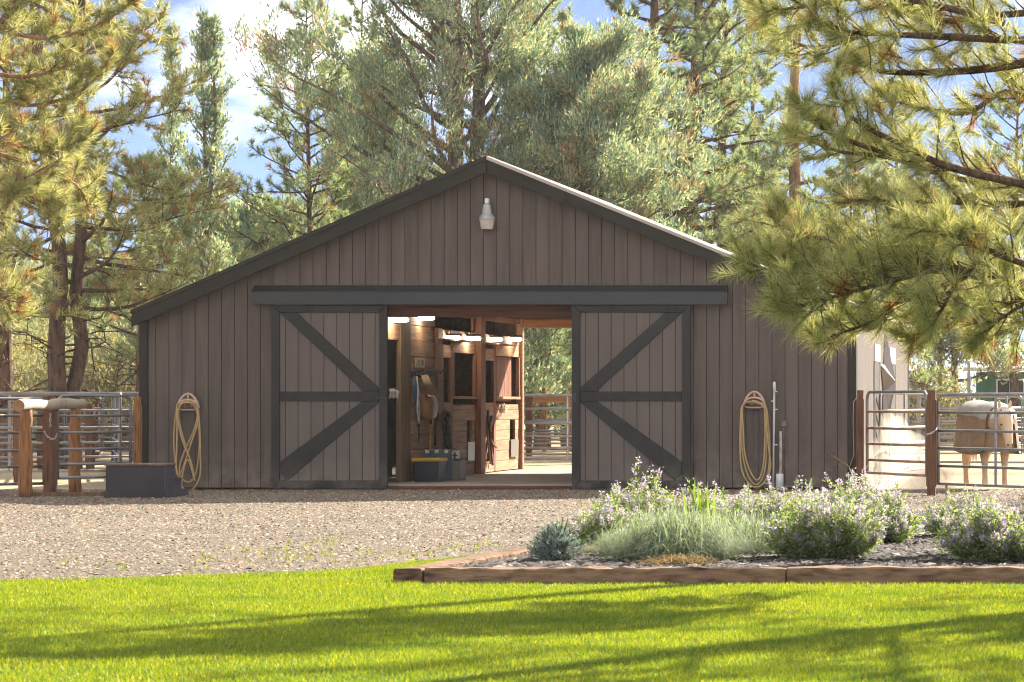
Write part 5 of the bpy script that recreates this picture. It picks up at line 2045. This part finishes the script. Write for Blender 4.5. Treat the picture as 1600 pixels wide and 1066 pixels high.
def catmint(px, d, R, H, seed, ns, label, purple=1.0, fl=True):
    H *= .84
    r = np.random.default_rng(seed)
    base = G(px, d)
    base.z = float(bed_z(np.array(base.x), np.array(base.y)))
    t = thing('catmint_plant', base, label, 'flowering plant', 'flowering plants of the bed')
    sm = MB()
    lt, ld, ft, fd = [], [], [], []
    for k in range(ns):
        a = r.random() * 6.283
        sp = R * math.sqrt(r.random())
        h = H * (.34 + .62 * r.random() ** .8 + .28 * (r.random() < .10)) * (1 - .45 * (sp / R) ** 2) * (1 + .22 * math.sin(a * 3 + seed) * math.sin(a * 2 + 2 * seed))
        b0 = base + V((math.cos(a) * sp * .5, math.sin(a) * sp * .5, -.02))
        sp *= 1 + .25 * math.sin(a * 2 + seed * 1.7)
        e = base + V((math.cos(a) * sp * 1.12 + r.normal(0, .05), math.sin(a) * sp * 1.12 + r.normal(0, .05), h))
        mid = b0.lerp(e, .5) + V((math.cos(a) * sp * .12, math.sin(a) * sp * .12, h * .10))
        pts = [b0, b0.lerp(mid, .55), mid, mid.lerp(e, .55), e + V((r.normal(0, .02), r.normal(0, .02), 0))]
        sm.tube(pts, [.003, .003, .0025, .002, .0015], 3, False)
        for j in range(13):
            f = .06 + .80 * r.random() ** 1.2
            q = f * 4
            i = min(int(q), 3)
            p = pts[i].lerp(pts[i + 1], q - i)
            lt.append(p)
            ld.append((math.cos(a) * .6 + r.normal(0, .6), math.sin(a) * .6 + r.normal(0, .6), .35 + r.normal(0, .3)))
        if fl and r.random() < .50:
            f0 = .58 + .2 * r.random()
            for j in range(10):
                f = f0 + (1.02 - f0) * (j + .5) / 10
                q = f * 4
                i = min(int(q), 3)
                p = pts[i].lerp(pts[i + 1], q - i)
                if r.random() < .25:
                    continue
                ft.append(p)
                fd.append((r.normal(), r.normal(), .3))
    sm.build('stems', M['stem'], t)
    tri = sprays(lt, ld, 4, .020, .040, .022, r, .15)
    np_mesh('leaves', tri.reshape(-1, 3), np.arange(len(tri) * 3).reshape(-1, 3), M['catmint'], t, base)
    if ft:
        tri = sprays(ft, fd, 6, .013, .025, .016, r, .2)
        np_mesh('flowers', tri.reshape(-1, 3), np.arange(len(tri) * 3).reshape(-1, 3), M['flower'], t, base)
    return t


def bd(py):
    return F * (ZC - .05) / (py - YV)


catmint(945, bd(862), .30, .52, 1, 190, 'loose lavender catmint clump just behind the dwarf blue spruce')
catmint(1000, bd(835), .42, .72, 2, 170, 'tall pale-tipped catmint behind the fine blue foliage')
catmint(1120, bd(838), .45, .62, 3, 190, 'hazy lavender catmint spread behind the iris blades')
catmint(1195, bd(850), .40, .62, 4, 190, 'lavender catmint in the shade between the blue foliage and the big clump')
catmint(1285, bd(876), .40, .66, 5, 420, 'large bright lavender catmint clump, fullest of the bed, next to the timber joint')
catmint(1370, bd(850), .38, .60, 6, 260, 'lavender catmint sprawling out over the open mulch')
catmint(1330, bd(835), .42, .74, 7, 200, 'tall catmint with upright flower spikes in front of the gate post')
catmint(1508, bd(840), .34, .52, 8, 200, 'grey catmint behind the broad-leaved green plant')
catmint(1560, bd(880), .42, .60, 9, 420, 'big grey-green catmint clump at the picture edge below the horse')
catmint(1640, bd(865), .45, .62, 10, 220, 'catmint clump running out of frame beside the big grey-green one')
catmint(1240, bd(845), .36, .58, 12, 190, 'pale catmint spikes standing behind the fullest clump')

# fine arching blue-green foliage mound
def mound(px, d, R, H, seed, n, mat, label, wdt=.0035, name='blue_flax_plant'):
    r = np.random.default_rng(seed)
    base = G(px, d)
    base.z = float(bed_z(np.array(base.x), np.array(base.y)))
    t = thing(name, base, label, 'plant', None)
    a = r.random(n) * 6.283
    sp = R * (r.random(n) ** .55)
    h = H * (.55 + .5 * r.random(n)) * np.sqrt(np.clip(1.08 - (sp / R) ** 2, .05, 1.1))
    h *= .35 + .75 * r.random(n)
    ox, oy = r.normal(0, R * .30, n), r.normal(0, R * .30, n)
    K = 5
    v = np.empty((n, K * 2 - 1, 3), np.float32)
    sa = a + r.normal(0, .4, n)
    for k in range(K):
        f = k / (K - 1)
        rr = sp * (.06 + 1.15 * f ** 1.1)
        zz = h * np.sin(np.pi * .5 * np.minimum(1, f * 1.5)) - h * 1.1 * max(0, f - .55) * (.3 + 1.3 * r.random(n))
        cx = base.x + ox + np.cos(a + (sa - a) * f) * rr
        cy = base.y + oy + np.sin(a + (sa - a) * f) * rr
        w = wdt * (1 - .75 * f)
        tx, ty = -np.sin(a), np.cos(a)
        if k < K - 1:
            v[:, 2 * k] = np.stack([cx - tx * w, cy - ty * w, base.z + zz], 1)
            v[:, 2 * k + 1] = np.stack([cx + tx * w, cy + ty * w, base.z + zz], 1)
        else:
            v[:, 2 * k] = np.stack([cx, cy, base.z + zz], 1)
    T = []
    for k in range(K - 2):
        T += [(2 * k, 2 * k + 1, 2 * k + 3), (2 * k, 2 * k + 3, 2 * k + 2)]
    T.append((2 * K - 4, 2 * K - 3, 2 * K - 2))
    tris = (np.arange(n)[:, None, None] * (2 * K - 1) + np.array(T)[None]).reshape(-1, 3)
    np_mesh('foliage', v.reshape(-1, 3), tris, mat, t, base)
    return t


mound(1060, bd(878), .50, .46, 21, 7000, M['flax'], 'soft mound of fine blue-green foliage in the middle of the bed')
mound(985, bd(872), .32, .28, 22, 2400, M['flax'], 'smaller tuft of fine foliage beside the soft blue-green mound')
mound(1160, bd(868), .34, .38, 23, 2400, M['flax'], 'arching fine-leaved tuft in shade beside the soft blue-green mound')
mound(1060, bd(886), .30, .10, 24, 900, M['straw'], 'dry straw-coloured leaves under the soft blue-green mound', .005, 'dry_leaves')
mound(925, bd(868), .16, .10, 25, 320, M['straw'], 'dry straw-coloured leaves beside the dwarf blue spruce', .005, 'dry_leaves')

# dwarf blue spruce
s = Tree(61)
base = G(868, bd(880))
base.z = .05
for k in range(150):
    a = k * 2.399
    el = .02 + 1.45 * ((k + .5) / 150)
    ln = .21 * s.r.uniform(.8, 1.1) * (1 + .75 * math.sin(el) * .45)
    pts = s.curve(base + V((0, 0, .04)), (math.cos(a) * math.cos(el), math.sin(a) * math.cos(el), math.sin(el) + .12), ln, 3, .06, .38)
    s.limb(pts, .006, .003, 3)
    for f in (.5, .65, .78, .9, 1.0):
        q = f * 3
        i = min(int(q), 2)
        s.tuft(pts[i].lerp(pts[i + 1], q - i) + V((s.r.gauss(0, .018), s.r.gauss(0, .018), s.r.gauss(0, .018))), (pts[-1] - pts[0]).normalized() + V((s.r.gauss(0, .6), s.r.gauss(0, .6), .5)))
for (dx, h_) in ((.06, .34), (.105, .33)):
    pts = s.curve(base + V((dx * .5, 0, .2)), (dx * 2.2, 0, .6), h_ - .16, 3, .1, .03)
    s.limb(pts, .006, .003, 4)
    s.tuft(pts[-1], (0, 0, 1))
s.finish('dwarf_spruce', base, 'dwarf blue spruce globe at the lawn corner of the bed', 'dwarf spruce', M['bark'], M['spruce'], M['spruce'], 'needle', None, 0, M=30, L=.026, W=.0050, cone=(.3, 1.5), back=.04)

# iris blades
base = G(1097, 27.8)
t = thing('iris_plant', base, 'bright green upright iris blades among the lavender flowers', 'plant')
for k, (x, top, lean_) in enumerate(((1083, 742, .02), (1093, 748, -.02), (1105, 752, .0), (1113, 757, .03), (1075, 762, -.05), (1099, 765, .04), (1088, 768, .06), (1110, 780, .08))):
    dd = 27.8 + .05 * (k % 3)
    b0 = G(x, dd, .03)
    zt = hgt(top, dd)
    m = MB()
    v = []
    for i in range(7):
        f = i / 6
        w = .024 * (1 - f ** 2.2) + .0005
        c = V((b0.x + lean_ * f * f, b0.y + .02 * f * math.sin(k), .03 + (zt - .03) * f))
        v += [c + V((-w, .006 * math.sin(k), 0)), c + V((0, -.006, 0)), c + V((w, .006 * math.cos(k), 0))]
    f_ = []
    for i in range(6):
        f_ += [(3 * i, 3 * i + 1, 3 * i + 4, 3 * i + 3), (3 * i + 1, 3 * i + 2, 3 * i + 5, 3 * i + 4)]
    m.add(v, f_)
    m.build('blade', M['iris'], t, True)
# broad-leaved plant
base = G(1478, bd(846))
t = thing('broad_leaved_plant', base, 'glossy bright green broad-leaved plant on the mulch', 'plant')
rr = random.Random(5)
for k in range(20):
    a = rr.uniform(0, 6.28)
    L_, el = rr.uniform(.12, .22), rr.uniform(.2, 1.2)
    m = MB()
    v = []
    dv = V((math.cos(a) * math.cos(el), math.sin(a) * math.cos(el), math.sin(el)))
    sd = V((-math.sin(a), math.cos(a), 0))
    for i in range(6):
        f = i / 5
        c = base + V((0, 0, .06)) + dv * L_ * f + V((0, 0, -.07 * f * f))
        w = .032 * math.sin(math.pi * (.08 + .90 * f))
        v += [c - sd * w + V((0, 0, .008)), c, c + sd * w + V((0, 0, .008))]
    f_ = []
    for i in range(5):
        f_ += [(3 * i, 3 * i + 1, 3 * i + 4, 3 * i + 3), (3 * i + 1, 3 * i + 2, 3 * i + 5, 3 * i + 4)]
    m.add(v, f_)
    m.build('leaf', M['iris'], t, True)
# weeds on the gravel margin
wr = random.Random(8)
spots = [(440, 878), (492, 868), (412, 872), (465, 880), (355, 880), (330, 876), (610, 876), (650, 872), (680, 868), (560, 878), (520, 882), (705, 864), (740, 862), (770, 860), (140, 895), (180, 896), (660, 878), (300, 893)]
tips, dirs = [], []
for px, py in spots:
    d = F * ZC / (py - YV)
    b0 = G(px, d)
    for k in range(12 if px in (440, 492) else 4):
        a = wr.uniform(0, 6.28)
        r = abs(wr.gauss(0, .13))
        tips.append((b0.x + math.cos(a) * r * 1.8, b0.y + math.sin(a) * r * 2, wr.uniform(.01, .14) * (1 if px in (440, 492) else .55)))
        dirs.append((math.cos(a), math.sin(a), .8))
tri = sprays(tips, dirs, 5, .02, .045, .016, np.random.default_rng(3), .5)
o = np_mesh('weeds', tri.reshape(-1, 3), np.arange(len(tri) * 3).reshape(-1, 3), M['weed'])
tag(o, 'sparse yellow-green weeds along the edge of lawn and gravel', 'weeds', kind='stuff')

# ------------------------------------------------------------------ horse
HX, HD, YAW = 1542, 47.6, math.radians(17)
hb = G(HX, HD)
horse = thing('horse', hb, 'pale palomino horse wearing a blanket behind the pen rails', 'horse')
bm = bmesh.new()
ch = {}


def hv(key, co):
    ch[key] = bm.verts.new(co)


spec_ = {
    'croup': ((-.62, 0, 1.10), .25), 'tailhead': ((-.84, 0, 1.12), .13), 'loin': ((-.22, 0, 1.06), .27), 'barrel': ((.12, 0, 1.02), .29), 'chest': ((.48, 0, 1.02), .25),
    'neck0': ((.74, 0, 1.10), .235), 'neck1': ((.94, 0, 1.15), .165), 'poll': ((1.12, 0, 1.17), .12), 'brow': ((1.22, 0, 1.06), .128), 'cheek': ((1.28, 0, .94), .118),
    'nose': ((1.34, 0, .80), .092), 'muzzle': ((1.38, 0, .70), .088), 'lip': ((1.385, 0, .655), .045),
}
for s_, n_ in ((1, 'l'), (-1, 'r')):
    spec_.update({
        'sh' + n_: ((.50, .15 * s_, .82), .13), 'el' + n_: ((.46, .17 * s_, .68), .092), 'kn' + n_: ((.50, .16 * s_, .40), .058), 'ca' + n_: ((.495, .16 * s_, .24), .040), 'fe' + n_: ((.50, .16 * s_, .12), .047), 'ho' + n_: ((.54, .16 * s_, .03), .058),
        'hi' + n_: ((-.60, .15 * s_, .90), .18), 'st' + n_: ((-.50, .17 * s_, .72), .125), 'hk' + n_: ((-.76, .16 * s_, .46), .064), 'sk' + n_: ((-.73, .16 * s_, .26), .043), 'ff' + n_: ((-.71, .16 * s_, .12), .047), 'fh' + n_: ((-.67, .16 * s_, .03), .058),
        'e0' + n_: ((1.10, .065 * s_, 1.26), .030), 'e1' + n_: ((1.12, .085 * s_, 1.33), .030), 'e2' + n_: ((1.13, .09 * s_, 1.40), .009),
    })
for k, (co, r) in spec_.items():
    hv(k, co)
bm.verts.index_update()
E = [('croup', 'tailhead'), ('croup', 'loin'), ('loin', 'barrel'), ('barrel', 'chest'), ('chest', 'neck0'), ('neck0', 'neck1'), ('neck1', 'poll'), ('poll', 'brow'), ('brow', 'cheek'), ('cheek', 'nose'), ('nose', 'muzzle'), ('muzzle', 'lip')]
for n_ in 'lr':
    E += [('chest', 'sh' + n_), ('sh' + n_, 'el' + n_), ('el' + n_, 'kn' + n_), ('kn' + n_, 'ca' + n_), ('ca' + n_, 'fe' + n_), ('fe' + n_, 'ho' + n_),
          ('croup', 'hi' + n_), ('hi' + n_, 'st' + n_), ('st' + n_, 'hk' + n_), ('hk' + n_, 'sk' + n_), ('sk' + n_, 'ff' + n_), ('ff' + n_, 'fh' + n_),
          ('poll', 'e0' + n_), ('e0' + n_, 'e1' + n_), ('e1' + n_, 'e2' + n_)]
for a, b_ in E:
    bm.edges.new((ch[a], ch[b_]))
keys = list(spec_)
me = bpy.data.meshes.new('horse_body')
bm.to_mesh(me)
bm.free()
body = bpy.data.objects.new('body', me)
COL.objects.link(body)
M['coat'] = surf('palomino_coat', (.62, .42, .25), .6, .2, 3, (1, 1, 1), 0, .2, .003, 60, (.44, .26, .13))
M['mane'] = surf('mane_hair', (.72, .64, .52), .7, .15, 8)
M['blanket'] = surf('blanket_canvas', (.235, .150, .078), .85, .25, 4, (1, 1, 1), 0, .6, .02, 5, (.14, .085, .045))
M['blanket_top'] = surf('blanket_sunlit_canvas', (.30, .265, .22), .8, .2, 4, (1, 1, 1), 0, .3, .006, 7)  # lighter grey; sun shining on the back put into the colour
M['blanket_trim'] = surf('blanket_binding', (.10, .07, .05), .8, .1, 6)
me.materials.append(M['coat'])
sk = body.modifiers.new('skin', 'SKIN')
sk.use_smooth_shade = True
for i, k in enumerate(keys):
    r = spec_[k][1]
    lat = .72 if k in ('cheek', 'nose', 'muzzle', 'neck1') else 1
    me.skin_vertices[0].data[i].radius = (r * lat, r)
    me.skin_vertices[0].data[i].use_root = (k == 'barrel')
ss = body.modifiers.new('subdivision', 'SUBSURF')
ss.levels = ss.render_levels = 2
body.parent = horse


def local(mb, name, mat, smooth=True, parent=None):
    return mb.build(name, mat, parent or horse, smooth, origin=None) if False else _local(mb, name, mat, smooth, parent)


def _local(mb, name, mat, smooth, parent):
    me = bpy.data.meshes.new(name)
    me.from_pydata([tuple(v) for v in mb.v], [], mb.f)
    if smooth:
        me.polygons.foreach_set('use_smooth', [True] * len(me.polygons))
    me.materials.append(mat)
    o = bpy.data.objects.new(name, me)
    COL.objects.link(o)
    o.parent = parent or horse
    return o


def shell(st, a0, a1, n, off=0.0):
    """blanket loft; stations (x, halfwidth, top z, bottom z), angle share a0..a1 of the drape"""
    m = MB()
    for (x, w, zt, zb) in st:
        for k in range(n + 1):
            f = a0 + (a1 - a0) * k / n            # 0 one hem ... 1 other hem
            if f < .3:
                u = f / .3
                y, z = -(w + .05 * (1 - u) + .012 * math.sin(x * 14) * (1 - u)), zb + (zt - .22 - zb) * u
            elif f > .7:
                u = (1 - f) / .3
                y, z = (w + .05 * (1 - u) + .012 * math.sin(x * 14 + 1) * (1 - u)), zb + (zt - .22 - zb) * u
            else:
                u = (f - .3) / .4
                y, z = -w * math.cos(math.pi * u), zt - .22 + .22 * math.sin(math.pi * u)
            m.v.append((x, y * (1 + off), z + off))
    for i in range(len(st) - 1):
        for k in range(n):
            a = i * (n + 1) + k
            m.f.append((a, a + 1, a + n + 2, a + n + 1))
    return m


stations = [(-.93, .16, 1.22, .80), (-.88, .27, 1.33, .66), (-.62, .33, 1.385, .60), (-.25, .34, 1.365, .58), (.1, .345, 1.35, .57), (.42, .34, 1.36, .56), (.60, .33, 1.34, .56), (.74, .29, 1.31, .57), (.84, .225, 1.29, .62)]
bl_ = _local(shell(stations, 0, 1, 28), 'blanket', M['blanket'], True, None)
_local(shell([(x, w, zt + .004, zb) for x, w, zt, zb in stations], .30, .70, 18, .012), 'sunlit_top', M['blanket_top'], True, bl_)  # pale strip along the back stands for sunlight
m = MB()
for side in (0, 28):
    m.tube([bl_.data.vertices[i * 29 + side].co for i in range(len(stations))], .014, 5)
_local(m, 'hem_binding', M['blanket_trim'], True, bl_)
# chest flap closing the front below the neck
m = MB()
for i, (z, w, x) in enumerate(((1.0, .22, .83), (.86, .28, .86), (.72, .32, .86), (.58, .34, .84))):
    for k in range(9):
        u = k / 8 * 2 - 1
        m.v.append((x - .12 * abs(u) ** 2.5 + .01 * math.sin(k * 2), u * w, z))
for i in range(3):
    for k in range(8):
        a = i * 9 + k
        m.f.append((a, a + 1, a + 10, a + 9))
_local(m, 'chest_flap', M['blanket'], True, bl_)
# mane, forelock, eyes, nostrils, tail, hooves
m = MB()
for k in range(14):
    f = k / 13
    p = V((.72 + .42 * f, 0, 1.30 + .0 * f - .03 * math.sin(f * 3)))
    m.tube([p, p + V((.02, -.10, -.04)), p + V((.03, -.17, -.17))], [.03, .025, .006], 5)
for k in range(5):
    p = V((1.14, .02 * (k - 2), 1.27))
    m.tube([p, p + V((.10, .01 * (k - 2), -.06)), p + V((.14, .012 * (k - 2), -.20))], [.022, .018, .004], 5)
_local(m, 'mane', M['mane'], True, None)
for s_ in (1, -1):
    m = MB()
    m.lathe([(.002, -.018), (.014, -.012), (.019, 0), (.014, .012), (.002, .018)], (1.285, .098 * s_, 1.02), 8)
    _local(m, 'eye', M['black'], True, None)
    m = MB()
    m.lathe([(.002, -.016), (.013, -.008), (.015, .004), (.002, .016)], (1.455, .036 * s_, .71), 8)
    _local(m, 'nostril', M['dark_rope'], True, None)
m = MB()
for k in range(9):
    p = V((-.93, .02 * (k - 4), 1.12))
    m.tube([p, p + V((-.10, 0, -.15)), p + V((-.12, .005 * (k - 4), -.7))], [.03, .04, .008], 5)
_local(m, 'tail', M['mane'], True, None)
horse.rotation_euler = (0, 0, -math.pi / 2 + YAW)

# ------------------------------------------------------------------ dust and air
def vol_mat(name, col, dens, aniso):
    m = bpy.data.materials.new(name)
    m.use_nodes = True
    nt = m.node_tree
    nt.nodes.clear()
    out = nt.nodes.new('ShaderNodeOutputMaterial')
    pv = nt.nodes.new('ShaderNodeVolumePrincipled')
    pv.inputs['Color'].default_value = (*col, 1)
    pv.inputs['Density'].default_value = dens
    pv.inputs['Anisotropy'].default_value = aniso
    nt.links.new(pv.outputs[0], out.inputs['Volume'])
    return m


b = MB()
b.box(-70, 60, -60, 125, -1.2, 24)
hz = b.build('haze', vol_mat('haze_air', (.95, .95, .93), .0002, .35))
tag(hz, 'thin sunlit dusty haze filling the air over the yard', 'haze', kind='stuff')
dm = vol_mat('dust', (.98, .90, .76), .50, .45)
m = MB()
for (px, dd, rx, ry, rz, zc_) in ((1412, 47.2, .62, 1.0, .40, .16), (1440, 46.6, .55, .9, .30, .10), (1398, 48.4, .45, .9, .75, .35)):
    bm = bmesh.new()
    bmesh.ops.create_icosphere(bm, subdivisions=3, radius=1)
    c = G(px, dd)
    for v in bm.verts:
        k = 1 + .22 * math.sin(v.co.x * 5 + px) * math.sin(v.co.y * 4) + .18 * math.sin(v.co.z * 6 + v.co.x * 3 + px)
        v.co = V((c.x + v.co.x * rx * k, c.y + v.co.y * ry * k, zc_ + v.co.z * rz * k))
    m.bm(bm)
o = m.build('dust_cloud', dm, None, True, origin=(c.x, c.y, 0))
tag(o, 'glowing backlit dust hanging low behind the gate by the barn corner', 'dust', kind='stuff')
# print('TRIS', sum(len(o.data.polygons) for o in bpy.data.objects if o.type == 'MESH'), 'OBJ', len(bpy.data.objects))
